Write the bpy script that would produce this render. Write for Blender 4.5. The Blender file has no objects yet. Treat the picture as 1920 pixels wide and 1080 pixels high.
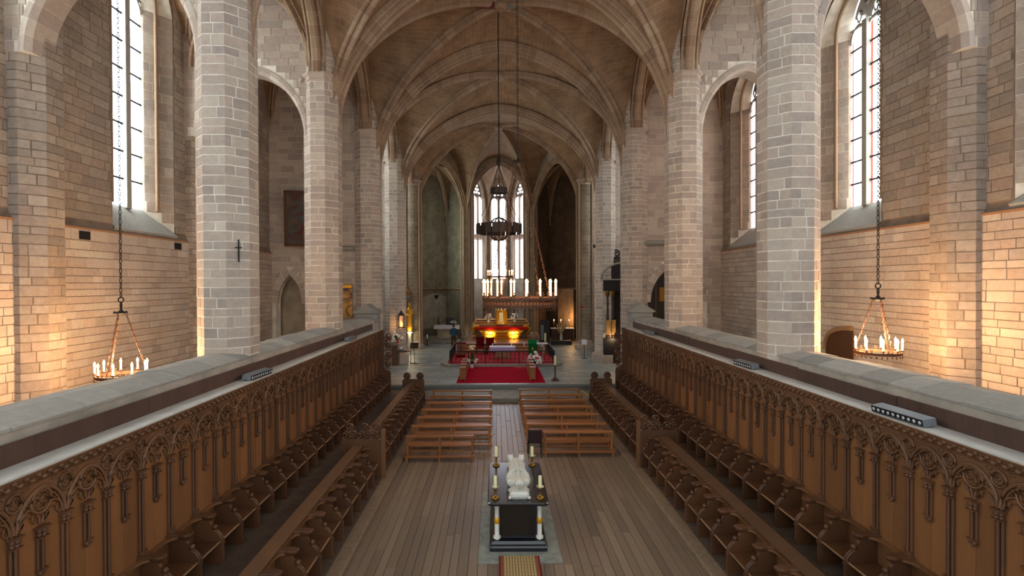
import bpy, math, random
from mathutils import Matrix, Vector, Euler
from math import sin, cos, pi, sqrt, atan2, radians as R
random.seed(11)
sc = bpy.context.scene
col = sc.collection

# ------------------------------------------------------------------ camera
CAMZ = 5.25
cam_d = bpy.data.cameras.new('camera'); cam = bpy.data.objects.new('camera', cam_d); col.objects.link(cam)
cam_d.sensor_width = 36.0; cam_d.lens = 18.75; cam_d.clip_start = 0.05; cam_d.clip_end = 400
cam_d.shift_x = 31 / 1920
cam.matrix_world = Matrix.Translation((0, 0, CAMZ)) @ Matrix.Rotation(R(90 - 0.52), 4, 'X') @ Matrix.Rotation(R(-0.25), 4, 'Z')
sc.camera = cam
# ------------------------------------------------------------------ world, exposure
world = bpy.data.worlds.new('overcast'); sc.world = world; world.use_nodes = True
bg = world.node_tree.nodes['Background']
bg.inputs[0].default_value = (0.86, 0.94, 1.0, 1); bg.inputs[1].default_value = 1.1
sc.view_settings.view_transform = 'Standard'; sc.view_settings.look = 'None'
sc.view_settings.gamma = 1.0; sc.view_settings.use_curve_mapping = False
sc.view_settings.exposure = 0.6
sc.cycles.max_bounces = 8; sc.cycles.diffuse_bounces = 5; sc.cycles.glossy_bounces = 3
sc.cycles.transmission_bounces = 2; sc.cycles.sample_clamp_indirect = 6.0
sc.cycles.use_denoising = True
SIDE_PANE = 11.5      # brightness of overcast daylight in the aisle window panes
APSE_PANE = 6.0
CANDLE_W = 30.0

# ------------------------------------------------------------------ helpers
def lin(c):
    return tuple(((v / 255) / 12.92 if v / 255 <= 0.04045 else ((v / 255 + 0.055) / 1.055) ** 2.4) for v in c)

def nodes_of(name):
    m = bpy.data.materials.new(name); m.use_nodes = True
    nt = m.node_tree; b = nt.nodes['Principled BSDF']
    return m, nt, b

def N(nt, typ, **kw):
    n = nt.nodes.new(typ)
    for k, v in kw.items():
        setattr(n, k, v)
    return n

def mat_plain(name, c, rough=0.6, metal=0.0, emis=None, noise=0.0, nscale=6.0, bump=0.0, spec=0.5):
    m, nt, b = nodes_of(name)
    c = lin(c)
    b.inputs['Base Color'].default_value = (*c, 1); b.inputs['Roughness'].default_value = rough
    b.inputs['Metallic'].default_value = metal; b.inputs['Specular IOR Level'].default_value = spec
    if noise or bump:
        tc = N(nt, 'ShaderNodeTexCoord'); no = N(nt, 'ShaderNodeTexNoise')
        no.inputs['Scale'].default_value = nscale; no.inputs['Detail'].default_value = 6
        nt.links.new(tc.outputs['Object'], no.inputs['Vector'])
        if noise:
            ra = N(nt, 'ShaderNodeValToRGB')
            ra.color_ramp.elements[0].position = 0.3; ra.color_ramp.elements[1].position = 0.7
            ra.color_ramp.elements[0].color = (*[v * (1 - noise) for v in c], 1)
            ra.color_ramp.elements[1].color = (*[min(1, v * (1 + noise)) for v in c], 1)
            nt.links.new(no.outputs['Fac'], ra.inputs['Fac']); nt.links.new(ra.outputs['Color'], b.inputs['Base Color'])
        if bump:
            bu = N(nt, 'ShaderNodeBump'); bu.inputs['Strength'].default_value = bump; bu.inputs['Distance'].default_value = 0.02
            nt.links.new(no.outputs['Fac'], bu.inputs['Height']); nt.links.new(bu.outputs['Normal'], b.inputs['Normal'])
    if emis:
        b.inputs['Emission Color'].default_value = (*lin(emis[0]), 1); b.inputs['Emission Strength'].default_value = emis[1]
    return m

def mat_pieces(name, ramp, rough=0.85, bump=0.35, nscale=9.0, mottle=0.25, stretch=(1, 1, 1), spec=0.3):
    """one material for many pieces: each piece takes a tone from the ramp by its own random number"""
    m, nt, b = nodes_of(name)
    oi = N(nt, 'ShaderNodeObjectInfo'); at = N(nt, 'ShaderNodeAttribute'); at.attribute_name = 'tone'
    ad = N(nt, 'ShaderNodeMath', operation='ADD'); fr = N(nt, 'ShaderNodeMath', operation='FRACT')
    nt.links.new(oi.outputs['Random'], ad.inputs[0]); nt.links.new(at.outputs['Fac'], ad.inputs[1]); nt.links.new(ad.outputs[0], fr.inputs[0])
    ra = N(nt, 'ShaderNodeValToRGB'); els = ra.color_ramp.elements
    while len(els) < len(ramp):
        els.new(0.5)
    for i, c in enumerate(ramp):
        els[i].position = i / (len(ramp) - 1); els[i].color = (*lin(c), 1)
    nt.links.new(fr.outputs[0], ra.inputs['Fac'])
    ge = N(nt, 'ShaderNodeNewGeometry'); mp = N(nt, 'ShaderNodeMapping'); mp.inputs['Scale'].default_value = stretch
    no = N(nt, 'ShaderNodeTexNoise'); no.inputs['Scale'].default_value = nscale; no.inputs['Detail'].default_value = 8; no.inputs['Roughness'].default_value = 0.65
    nt.links.new(ge.outputs['Position'], mp.inputs['Vector']); nt.links.new(mp.outputs['Vector'], no.inputs['Vector'])
    n2 = N(nt, 'ShaderNodeTexNoise'); n2.inputs['Scale'].default_value = 0.6; n2.inputs['Detail'].default_value = 4
    nt.links.new(mp.outputs['Vector'], n2.inputs['Vector'])
    s = N(nt, 'ShaderNodeMath', operation='ADD'); nt.links.new(no.outputs['Fac'], s.inputs[0]); nt.links.new(n2.outputs['Fac'], s.inputs[1])
    mr = N(nt, 'ShaderNodeMapRange'); mr.inputs['From Min'].default_value = 0.6; mr.inputs['From Max'].default_value = 1.4
    mr.inputs['To Min'].default_value = 1 - mottle; mr.inputs['To Max'].default_value = 1 + mottle
    nt.links.new(s.outputs[0], mr.inputs['Value'])
    mx = N(nt, 'ShaderNodeMix', data_type='RGBA', blend_type='MULTIPLY'); mx.inputs['Factor'].default_value = 1
    nt.links.new(ra.outputs['Color'], mx.inputs['A']); nt.links.new(mr.outputs['Result'], mx.inputs['B'])
    nt.links.new(mx.outputs['Result'], b.inputs['Base Color'])
    bu = N(nt, 'ShaderNodeBump'); bu.inputs['Strength'].default_value = bump; bu.inputs['Distance'].default_value = 0.03
    nt.links.new(no.outputs['Fac'], bu.inputs['Height']); nt.links.new(bu.outputs['Normal'], b.inputs['Normal'])
    b.inputs['Roughness'].default_value = rough; b.inputs['Specular IOR Level'].default_value = spec
    return m

def mat_courses(name, c1, c2, mortar, bw=0.5, bh=0.26, rough=0.9, uv=True, msize=0.012):
    """far masonry: courses too small to pick apart"""
    m, nt, b = nodes_of(name)
    br = N(nt, 'ShaderNodeTexBrick'); br.inputs['Scale'].default_value = 1.0
    br.inputs['Brick Width'].default_value = bw; br.inputs['Row Height'].default_value = bh
    br.inputs['Mortar Size'].default_value = msize; br.inputs['Mortar Smooth'].default_value = 0.3
    br.inputs['Color1'].default_value = (*lin(c1), 1); br.inputs['Color2'].default_value = (*lin(c2), 1); br.inputs['Mortar'].default_value = (*lin(mortar), 1)
    tc = N(nt, 'ShaderNodeTexCoord'); nt.links.new(tc.outputs['UV'], br.inputs['Vector'])
    no = N(nt, 'ShaderNodeTexNoise'); no.inputs['Scale'].default_value = 1.3; no.inputs['Detail'].default_value = 8
    ge = N(nt, 'ShaderNodeNewGeometry'); nt.links.new(ge.outputs['Position'], no.inputs['Vector'])
    mr = N(nt, 'ShaderNodeMapRange'); mr.inputs['From Min'].default_value = 0.3; mr.inputs['From Max'].default_value = 0.7
    mr.inputs['To Min'].default_value = 0.72; mr.inputs['To Max'].default_value = 1.2
    nt.links.new(no.outputs['Fac'], mr.inputs['Value'])
    mx = N(nt, 'ShaderNodeMix', data_type='RGBA', blend_type='MULTIPLY'); mx.inputs['Factor'].default_value = 1
    nt.links.new(br.outputs['Color'], mx.inputs['A']); nt.links.new(mr.outputs['Result'], mx.inputs['B'])
    nt.links.new(mx.outputs['Result'], b.inputs['Base Color'])
    bu = N(nt, 'ShaderNodeBump'); bu.inputs['Strength'].default_value = 0.3; bu.inputs['Distance'].default_value = 0.02
    nt.links.new(br.outputs['Fac'], bu.inputs['Height']); bu.invert = True
    nt.links.new(bu.outputs['Normal'], b.inputs['Normal'])
    b.inputs['Roughness'].default_value = rough; b.inputs['Specular IOR Level'].default_value = 0.25
    return m

def mat_emit(name, c, s):
    m = bpy.data.materials.new(name); m.use_nodes = True; nt = m.node_tree
    nt.nodes.clear(); e = nt.nodes.new('ShaderNodeEmission'); o = nt.nodes.new('ShaderNodeOutputMaterial')
    e.inputs[0].default_value = (*lin(c), 1); e.inputs[1].default_value = s; nt.links.new(e.outputs[0], o.inputs[0])
    return m

M = {}
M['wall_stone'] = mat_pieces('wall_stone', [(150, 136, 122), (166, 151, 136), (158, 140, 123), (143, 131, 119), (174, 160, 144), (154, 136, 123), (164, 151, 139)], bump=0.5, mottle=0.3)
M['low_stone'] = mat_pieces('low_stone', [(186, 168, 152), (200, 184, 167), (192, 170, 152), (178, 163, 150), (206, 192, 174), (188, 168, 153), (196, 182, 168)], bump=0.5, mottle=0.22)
M['pier_stone'] = mat_pieces('pier_stone', [(180, 165, 150), (194, 179, 162), (170, 154, 142), (188, 170, 154), (164, 150, 140), (198, 184, 166)], bump=0.4, mottle=0.22)
M['mortar_light'] = mat_plain('mortar_light', (222, 214, 198), 0.95, noise=0.2, nscale=3, bump=0.3)
M['mortar_dark'] = mat_plain('mortar_dark', (128, 112, 97), 0.95, noise=0.25, nscale=3, bump=0.3)
M['rib_stone'] = mat_pieces('rib_stone', [(150, 124, 100), (164, 138, 112), (142, 116, 92), (156, 128, 106), (170, 146, 120)], bump=0.3, mottle=0.2)
M['rib_joint'] = mat_plain('rib_joint', (190, 168, 140), 0.95)
M['vault'] = mat_courses('vault', (158, 128, 99), (144, 115, 88), (164, 136, 108), 0.42, 0.2, msize=0.014)
M['far_wall'] = mat_courses('far_wall', (152, 138, 118), (138, 124, 106), (176, 162, 140), 0.55, 0.27)
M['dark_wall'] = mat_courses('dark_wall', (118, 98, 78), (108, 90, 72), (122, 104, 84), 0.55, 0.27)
M['chapel_wall'] = mat_courses('chapel_wall', (146, 136, 116), (132, 124, 106), (150, 140, 122), 0.5, 0.25)
M['plaster'] = mat_plain('plaster', (176, 168, 155), 0.9, noise=0.22, nscale=2.2, bump=0.3)
M['coping'] = mat_pieces('coping', [(150, 148, 140), (168, 165, 156), (158, 154, 146), (142, 141, 135)], bump=0.4, mottle=0.2)
M['paving'] = mat_pieces('paving', [(132, 138, 136), (150, 155, 150), (120, 126, 124), (158, 161, 154), (138, 140, 134)], rough=0.42, bump=0.35, mottle=0.35, nscale=3, stretch=(1, 2, 1), spec=0.5)
M['paving_joint'] = mat_plain('paving_joint', (104, 107, 103), 0.9)
M['step_stone'] = mat_plain('step_stone', (140, 136, 126), 0.7, noise=0.2, nscale=3, bump=0.2)
M['pad_stone'] = mat_plain('pad_stone', (136, 138, 128), 0.6, noise=0.3, nscale=5, bump=0.2)
M['plank'] = mat_pieces('plank', [(118, 101, 84), (130, 112, 92), (108, 92, 77), (136, 118, 98), (122, 105, 88)], rough=0.38, bump=0.12, mottle=0.2, nscale=14, stretch=(6, 0.5, 1), spec=0.5)
M['plank_joint'] = mat_plain('plank_joint', (52, 42, 34), 0.8)
M['kerb'] = mat_plain('kerb', (132, 112, 90), 0.6, noise=0.2, nscale=8, bump=0.2)
M['platform'] = mat_plain('platform', (92, 78, 66), 0.55, noise=0.25, nscale=5, bump=0.1)
def wood(name, c, rough=0.45, m=0.18):
    return mat_pieces(name, [tuple(v * 0.9 for v in c), c, tuple(min(255, v * 1.08) for v in c), tuple(v * 0.95 for v in c)], rough=rough, bump=0.12, mottle=m, nscale=10, stretch=(5, 5, 0.6), spec=0.45)
M['oak_panel'] = wood('oak_panel', (134, 90, 54))
M['oak_carved'] = wood('oak_carved', (112, 78, 52))
M['oak_shaft'] = wood('oak_shaft', (98, 66, 44), 0.4)
M['oak_lip'] = wood('oak_lip', (150, 116, 84), 0.4)
M['oak_dark'] = wood('oak_dark', (92, 60, 38), 0.4)
M['oak_seat'] = wood('oak_seat', (116, 80, 50), 0.38)
M['desk'] = wood('desk', (108, 78, 54), 0.42)
M['board_dark'] = wood('board_dark', (78, 56, 46), 0.7, 0.35)
M['shelf'] = mat_plain('shelf', (196, 194, 186), 0.6, noise=0.12, nscale=3)
M['pew'] = wood('pew', (150, 94, 48), 0.35)
M['black_marble'] = mat_plain('black_marble', (14, 15, 20), 0.2, noise=0.5, nscale=5, spec=0.8)
M['white_marble'] = mat_plain('white_marble', (214, 212, 200), 0.5, noise=0.1, nscale=30, bump=0.35)
M['gold'] = mat_plain('gold', (222, 160, 40), 0.35, 0.45, noise=0.2, nscale=12, bump=0.2)
M['brass'] = mat_plain('brass', (150, 112, 50), 0.3, 0.9)
M['wax'] = mat_plain('wax', (236, 226, 170), 0.5)
M['wax_white'] = mat_plain('wax_white', (240, 236, 226), 0.5)
M['iron'] = mat_plain('iron', (34, 29, 27), 0.6, 0.3)
M['rust_iron'] = mat_plain('rust_iron', (96, 62, 44), 0.6, 0.4, noise=0.3, nscale=20)
M['flame'] = mat_emit('flame', (255, 196, 120), 26)
M['red_carpet'] = mat_plain('red_carpet', (168, 6, 38), 0.95, noise=0.1, nscale=40, spec=0.05)
M['pink_carpet'] = mat_plain('pink_carpet', (168, 48, 60), 0.95, noise=0.15, nscale=30, spec=0.05)
M['red_cloth'] = mat_plain('red_cloth', (196, 30, 20), 0.8, spec=0.05)
M['red_velvet'] = mat_plain('red_velvet', (112, 14, 22), 0.9, spec=0.05)
M['white_cloth'] = mat_plain('white_cloth', (226, 222, 232), 0.85)
M['lilac_cloth'] = mat_plain('lilac_cloth', (176, 160, 204), 0.85)
M['green_cloth'] = mat_plain('green_cloth', (10, 96, 52), 0.85, spec=0.05)
M['white_petal'] = mat_plain('white_petal', (242, 242, 236), 0.7)
M['pink_petal'] = mat_plain('pink_petal', (206, 70, 80), 0.7)
M['yellow_petal'] = mat_plain('yellow_petal', (232, 190, 60), 0.7)
M['leaf'] = mat_plain('leaf', (46, 78, 36), 0.7)
M['ceramic'] = mat_plain('ceramic', (214, 208, 200), 0.4)
M['straw'] = mat_plain('straw', (178, 156, 112), 0.9)
M['black_wood'] = mat_plain('black_wood', (30, 22, 18), 0.5, noise=0.3, nscale=8)
M['dark_void'] = mat_plain('dark_void', (24, 20, 17), 0.9)
M['metal_grey'] = mat_plain('metal_grey', (120, 126, 130), 0.45, 0.3)
M['black_plastic'] = mat_plain('black_plastic', (26, 28, 31), 0.4)
M['lens'] = mat_plain('lens', (190, 196, 200), 0.2, 0.2)
M['yellow_tape'] = mat_plain('yellow_tape', (226, 186, 30), 0.7)
M['paper'] = mat_plain('paper', (222, 222, 226), 0.8)
M['skin'] = mat_plain('skin', (196, 146, 118), 0.6)
M['hair'] = mat_plain('hair', (60, 46, 36), 0.8)
M['blue_coat'] = mat_plain('blue_coat', (38, 78, 104), 0.85)
M['brown_trouser'] = mat_plain('brown_trouser', (82, 52, 44), 0.85)
M['day_pane'] = mat_emit('day_pane', (232, 242, 246), SIDE_PANE)
M['apse_pane'] = mat_emit('apse_pane', (226, 234, 255), APSE_PANE)
M['stained_pane'] = mat_emit('stained_pane', (226, 214, 206), 5)
M['red_pane'] = mat_emit('red_pane', (255, 70, 50), 2.2)
M['lead'] = mat_plain('lead', (44, 44, 46), 0.7)
M['lamp_warm'] = mat_emit('lamp_warm', (255, 150, 60), 6)

class MB:
    def __init__(s):
        s.v = []; s.f = []; s.sm = []
    def add(s, vs, fs, smooth=False):
        o = len(s.v); s.v += [tuple(v) for v in vs]
        for f in fs:
            s.f.append([i + o for i in f]); s.sm.append(smooth)
    def box(s, x0, x1, y0, y1, z0, z1):
        s.add([(x0, y0, z0), (x1, y0, z0), (x1, y1, z0), (x0, y1, z0), (x0, y0, z1), (x1, y0, z1), (x1, y1, z1), (x0, y1, z1)],
              [(3, 2, 1, 0), (4, 5, 6, 7), (0, 1, 5, 4), (1, 2, 6, 5), (2, 3, 7, 6), (3, 0, 4, 7)])
    def cbox(s, x0, x1, y0, y1, z0, z1, c=0.01):
        # box with chamfered vertical and top edges
        a = [(x0, y0), (x1, y0), (x1, y1), (x0, y1)]
        r = [(x0 + c, y0), (x1 - c, y0), (x1, y0 + c), (x1, y1 - c), (x1 - c, y1), (x0 + c, y1), (x0, y1 - c), (x0, y0 + c)]
        t = [(x0 + c * 1.4, y0 + c), (x1 - c * 1.4, y0 + c), (x1 - c, y0 + c * 1.4), (x1 - c, y1 - c * 1.4), (x1 - c * 1.4, y1 - c), (x0 + c * 1.4, y1 - c), (x0 + c, y1 - c * 1.4), (x0 + c, y0 + c * 1.4)]
        s.loft([[(p[0], p[1], z0) for p in r], [(p[0], p[1], z1 - c) for p in r], [(p[0], p[1], z1) for p in t]])
    def loft(s, rings, cap=True, smooth=False, closed=False):
        n = len(rings[0]); vs = [p for r in rings for p in r]; fs = []
        m = len(rings)
        for k in range(m if closed else m - 1):
            k2 = (k + 1) % m
            for i in range(n):
                j = (i + 1) % n
                fs.append((k * n + i, k * n + j, k2 * n + j, k2 * n + i))
        s.add(vs, fs, smooth)
        if cap and not closed:
            s.add(rings[0], [tuple(range(n))[::-1]]); s.add(rings[-1], [tuple(range(n))])
    def prism(s, pts, f0, f1):
        """pts outline; f0,f1 map (a,b)->3d for the two caps"""
        s.loft([[f0(*p) for p in pts], [f1(*p) for p in pts]])
    def lathe(s, prof, c=(0, 0, 0), n=14, smooth=True, T=None):
        rings = []
        for r, z in prof:
            ring = []
            for i in range(n):
                a = 2 * pi * i / n; p = Vector((r * cos(a), r * sin(a), z))
                if T: p = T @ p
                ring.append((p.x + c[0], p.y + c[1], p.z + c[2]))
            rings.append(ring)
        s.loft(rings, True, smooth)
    def tube(s, pts, rad, n=6, smooth=True, closed=False):
        pts = [Vector(p) for p in pts]; rings = []; m = len(pts)
        up = Vector((0, 0, 1))
        for i, p in enumerate(pts):
            if closed: t = pts[(i + 1) % m] - pts[i - 1]
            else: t = pts[min(i + 1, m - 1)] - pts[max(i - 1, 0)]
            t.normalize()
            ref = up if abs(t.z) < 0.95 else Vector((0, 1, 0))
            a = t.cross(ref).normalized(); b = a.cross(t).normalized()
            r = rad[i] if isinstance(rad, (list, tuple)) else rad
            rings.append([tuple(p + a * (r * cos(2 * pi * k / n)) + b * (r * sin(2 * pi * k / n))) for k in range(n)])
        s.loft(rings, True, smooth, closed)
    def sphere(s, c, r, n=10, m=7, sc3=(1, 1, 1)):
        rings = []
        for k in range(m + 1):
            a = -pi / 2 + pi * k / m; rr = max(cos(a), 0.02) * r
            rings.append([(c[0] + sc3[0] * rr * cos(2 * pi * i / n), c[1] + sc3[1] * rr * sin(2 * pi * i / n), c[2] + sc3[2] * r * sin(a)) for i in range(n)])
        s.loft(rings, True, True)
    def mesh(s, name, mat):
        me = bpy.data.meshes.new(name); me.from_pydata(s.v, [], s.f); me.update()
        me.polygons.foreach_set('use_smooth', s.sm)
        if mat: me.materials.append(mat if not isinstance(mat, str) else M[mat])
        return me
    def build(s, name, mat, parent=None, **kw):
        return obj(name, s.mesh(name, mat), parent, **kw)

def obj(name, me, parent=None, loc=None, rz=None, mw=None):
    o = bpy.data.objects.new(name, me); col.objects.link(o)
    if parent: o.parent = parent
    if loc is not None: o.location = loc
    if rz is not None: o.rotation_euler = (0, 0, rz)
    if mw is not None: o.matrix_basis = mw
    return o
def tag(o, label=None, cat=None, group=None, kind=None):
    if label: o['label'] = label
    if cat: o['category'] = cat
    if group: o['group'] = group
    if kind: o['kind'] = kind
    return o
def thing(name, label, cat, loc=(0, 0, 0), rz=0, group=None):
    o = bpy.data.objects.new(name, None); col.objects.link(o); o.empty_display_size = 0.1
    o.location = loc; o.rotation_euler = (0, 0, rz); return tag(o, label, cat, group)
def struct(o, label, cat):
    return tag(o, label, cat, kind='structure')
def copy_tree(src, loc=None, rz=None, label=None):
    def cp(o, par):
        c = o.copy(); col.objects.link(c); c.parent = par
        for ch in kids.get(o.name, []): cp(ch, c)
        return c
    kids = {}
    def walk(o):
        kids[o.name] = list(o.children)
        for c in o.children: walk(c)
    walk(src)
    r = cp(src, None)
    if loc is not None: r.location = loc
    if rz is not None: r.rotation_euler = (0, 0, rz)
    if label: r['label'] = label
    return r
ORD = ['', 'first', 'second', 'third', 'fourth', 'fifth', 'sixth', 'seventh', 'eighth', 'ninth', 'tenth', 'eleventh', 'twelfth', 'thirteenth', 'fourteenth',
       'fifteenth', 'sixteenth', 'seventeenth', 'eighteenth', 'nineteenth', 'twentieth', 'twenty-first', 'twenty-second', 'twenty-third', 'twenty-fourth',
       'twenty-fifth', 'twenty-sixth', 'twenty-seventh', 'twenty-eighth', 'twenty-ninth', 'thirtieth']

# ---- masonry pieces
def unit_block(seed, cu=0.012, cv=0.03):
    rg = random.Random(seed); j = lambda s: rg.uniform(-s, s)
    bk = [(-.5, -.5, 0), (.5, -.5, 0), (.5, .5, 0), (-.5, .5, 0)]
    md = [(x + j(.006), y + j(.012), .55) for x, y, _ in bk]
    fr = [(x * (1 - 2 * cu) + j(.008), y * (1 - 2 * cv) + j(.014), 1 + j(.12)) for x, y, _ in bk]
    b = MB(); b.loft([bk, md, fr])
    b.f = [f for f in b.f if f != [3, 2, 1, 0]] if False else b.f
    return b
UB = [unit_block(i) for i in range(5)]
UB_MESH = {}
def ubmesh(k, mat):
    key = (k, mat)
    if key not in UB_MESH: UB_MESH[key] = UB[k].mesh('stone_block', mat)
    return UB_MESH[key]
CAMINV = cam.matrix_world.inverted()
def view_size(Mx):
    p = CAMINV @ Mx.translation
    if p.z > -0.5: return 0
    x = p.x / -p.z * 1000; y = p.y / -p.z * 1000
    if abs(x) > 1000 or abs(y) > 580: return 0.0
    a = (Mx.col[0].to_3d().length * Mx.col[1].to_3d().length) / (p.z * p.z)
    return a
def emit_blocks(parent, base, mats, mat, name='stone', budget=300, rest='stone_courses'):
    """blocks as world matrices; the largest in view are objects, the rest one mesh"""
    inv = Matrix.Translation(Vector(base)).inverted()
    order = sorted(range(len(mats)), key=lambda i: -view_size(mats[i]))
    single = [i for i in order[:budget] if view_size(mats[i]) > 0]; ss = set(single)
    for i in single:
        o = bpy.data.objects.new(name, ubmesh(i % 5, mat)); col.objects.link(o); o.parent = parent; o.matrix_basis = inv @ mats[i]
    left = [i for i in order if i not in ss]
    if left:
        vs = []; fs = []; tone = []
        for i in left:
            Mx = inv @ mats[i]; ub = UB[i % 5]; o = len(vs)
            vs += [tuple(Mx @ Vector(v)) for v in ub.v]
            fs += [[k + o for k in f] for f in ub.f]; t = random.random(); tone += [t] * len(ub.f)
        me = bpy.data.meshes.new(rest); me.from_pydata(vs, [], fs); me.update()
        a = me.attributes.new('tone', 'FLOAT', 'FACE'); a.data.foreach_set('value', tone)
        me.materials.append(M[mat]); o = obj(rest, me, parent); o['kind'] = 'stuff'
def frame(o, u, v, n, lu, lv, d):
    Mx = Matrix.Identity(4)
    Mx.col[0] = (*(Vector(u) * lu), 0); Mx.col[1] = (*(Vector(v) * lv), 0); Mx.col[2] = (*(Vector(n) * d), 0); Mx.col[3] = (*o, 1)
    return Mx
def masonry(o, u, v, n, U, V, ch=(0.22, 0.32), ln=(0.4, 0.8), proud=0.03, joint=0.014, hole=None, rg=random):
    o = Vector(o); u = Vector(u); v = Vector(v); n = Vector(n); out = []
    z = 0
    while z < V - 0.05:
        h = min(rg.uniform(*ch), V - z)
        if V - z - h < 0.1: h = V - z
        x = -rg.uniform(0, 0.3)
        while x < U - 0.02:
            l = rg.uniform(*ln); a = max(0, x); b = min(U, x + l)
            if U - b < 0.12: b = U
            x = U if b == U else x + l
            if b - a < 0.06: continue
            if hole:                       # keep the longest stretch of the block outside the opening
                ns = 12; ok = [not any(hole(a + (b - a) * i / ns, pv) for pv in (z, z + h / 2, z + h)) for i in range(ns + 1)]
                best = (0, -1); st = None
                for i in range(ns + 2):
                    if i <= ns and ok[i]:
                        if st is None: st = i
                    elif st is not None:
                        if i - 1 - st > best[1] - best[0]: best = (st, i - 1)
                        st = None
                if best[1] - best[0] < 1: continue
                a, b = a + (b - a) * best[0] / ns, a + (b - a) * best[1] / ns
                if b - a < .07: continue
            out.append(frame(o + u * ((a + b) / 2) + v * (z + h / 2), u, v, n, b - a - joint, h - joint, proud * rg.uniform(.6, 1.15)))
        z += h
    return out
PW = 1.65
def g(s, p=PW):
    s = min(1, abs(s)); return sqrt(max(0, 1 - s ** p))
def uv_grid(name, P, nu, nv, UVf, mat, parent=None, smooth=True):
    vs = []; fs = []; uvs = []
    for i in range(nu + 1):
        for j in range(nv + 1):
            vs.append(tuple(P(i / nu, j / nv))); uvs.append(UVf(i / nu, j / nv))
    for i in range(nu):
        for j in range(nv):
            fs.append((i * (nv + 1) + j, (i + 1) * (nv + 1) + j, (i + 1) * (nv + 1) + j + 1, i * (nv + 1) + j + 1))
    me = bpy.data.meshes.new(name); me.from_pydata(vs, [], fs); me.update()
    lay = me.uv_layers.new(name='UVMap')
    for l in me.loops: lay.data[l.index].uv = uvs[l.vertex_index]
    me.polygons.foreach_set('use_smooth', [smooth] * len(fs)); me.materials.append(M[mat])
    return obj(name, me, parent)
def quad_wall(name, p0, p1, z0, z1, mat, parent=None, thick=0.5):
    """upright wall between two plan points with thickness behind it, uv in metres"""
    a = Vector((p0[0], p0[1], 0)); b = Vector((p1[0], p1[1], 0)); d = (b - a); L = d.length; d.normalize(); nrm = Vector((-d.y, d.x, 0)) * thick
    c = [a, b, b + nrm, a + nrm]; vs = [(p.x, p.y, z0) for p in c] + [(p.x, p.y, z1) for p in c]
    fs = [(0, 1, 5, 4), (1, 2, 6, 5), (2, 3, 7, 6), (3, 0, 4, 7), (4, 5, 6, 7), (3, 2, 1, 0)]
    me = bpy.data.meshes.new(name); me.from_pydata(vs, [], fs); me.update(); lay = me.uv_layers.new(name='UVMap')
    al = [0, L, L, 0]
    for l in me.loops:
        k = l.vertex_index % 4; lay.data[l.index].uv = (al[k], vs[l.vertex_index][2])
    me.materials.append(M[mat]); return obj(name, me, parent)
def resample(pts, n):
    pts = [Vector(p) for p in pts]; d = [0]
    for a, b in zip(pts, pts[1:]): d.append(d[-1] + (b - a).length)
    out = []; k = 0
    for i in range(n + 1):
        t = d[-1] * i / n
        while k < len(d) - 2 and d[k + 1] < t: k += 1
        f = (t - d[k]) / max(1e-9, d[k + 1] - d[k]); out.append(pts[k].lerp(pts[k + 1], f))
    return out, d[-1]
def rib_sweep(mb, pts, prof, up=None):
    """pts along the arch; prof (w,d): d>0 hangs below the curve"""
    rings = []; m = len(pts)
    for i, p in enumerate(pts):
        t = (pts[min(i + 1, m - 1)] - pts[max(i - 1, 0)]).normalized()
        b = t.cross(Vector((0, 0, 1)))
        if b.length < 1e-4: b = up or Vector((0, 1, 0))
        b.normalize(); nn = b.cross(t).normalized()
        if nn.z < 0: nn = -nn
        rings.append([tuple(p + b * w - nn * d) for w, d in prof])
    mb.loft(rings, True, False)
def mirror_prof(h): return h + [(-w, d) for w, d in h[::-1]]
PROF_T = mirror_prof([(-.38, 0), (-.38, .19), (-.31, .22), (-.28, .12), (-.23, .12), (-.21, .31), (-.13, .35), (-.11, .23), (-.075, .23), (-.07, .42), (-.03, .47)])
PROF_D = mirror_prof([(-.2, 0), (-.2, .12), (-.14, .14), (-.125, .06), (-.09, .06), (-.08, .22), (-.04, .31)])
PROF_W = mirror_prof([(-.3, -.05), (-.3, .1), (-.24, .14), (-.22, .06), (-.17, .06), (-.15, .2), (-.08, .26)])
def scale_prof(pr, s, e=0.0): return [(w * s, d * s) for w, d in pr]
def rib(name, parent, pts, prof, vlen=0.42, mat='rib_stone', joint='rib_joint'):
    """an arch of separate voussoirs over a slightly smaller mortar core"""
    fine, L = resample(pts, max(24, int(len(pts))))
    core = MB(); rib_sweep(core, fine, [(w * .975, d * .985 if d > 0 else d) for w, d in prof]); c = core.build(name, joint, parent)
    n = max(4, int(round(L / vlen))); seg, L = resample(pts, n * 3)
    gap = 0.018 / L * n * 3
    for k in range(n):
        q = seg[k * 3:k * 3 + 4]
        a = q[0].lerp(q[1], gap / 2); b = q[3].lerp(q[2], gap / 2)
        mb = MB(); rib_sweep(mb, [a, q[1], q[2], b], prof); mb.build('voussoir', mat, c)
    return c

# ================================================================== STRUCTURE
AX = 0.30; HW = 6.5
PX = {-1: AX - HW, 1: AX + HW}
WX = {-1: -11.0, 1: 11.1}
PY = [5.5, 12.4, 19.3, 26.2, 33.1, 40.0]
SIDE = {-1: 'left', 1: 'right'}
ZF = 0.34       # crossing and sanctuary paving
ZS = 10.5
PA = 0.50       # side of the octagon
AP = PA * 1.2071

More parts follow.
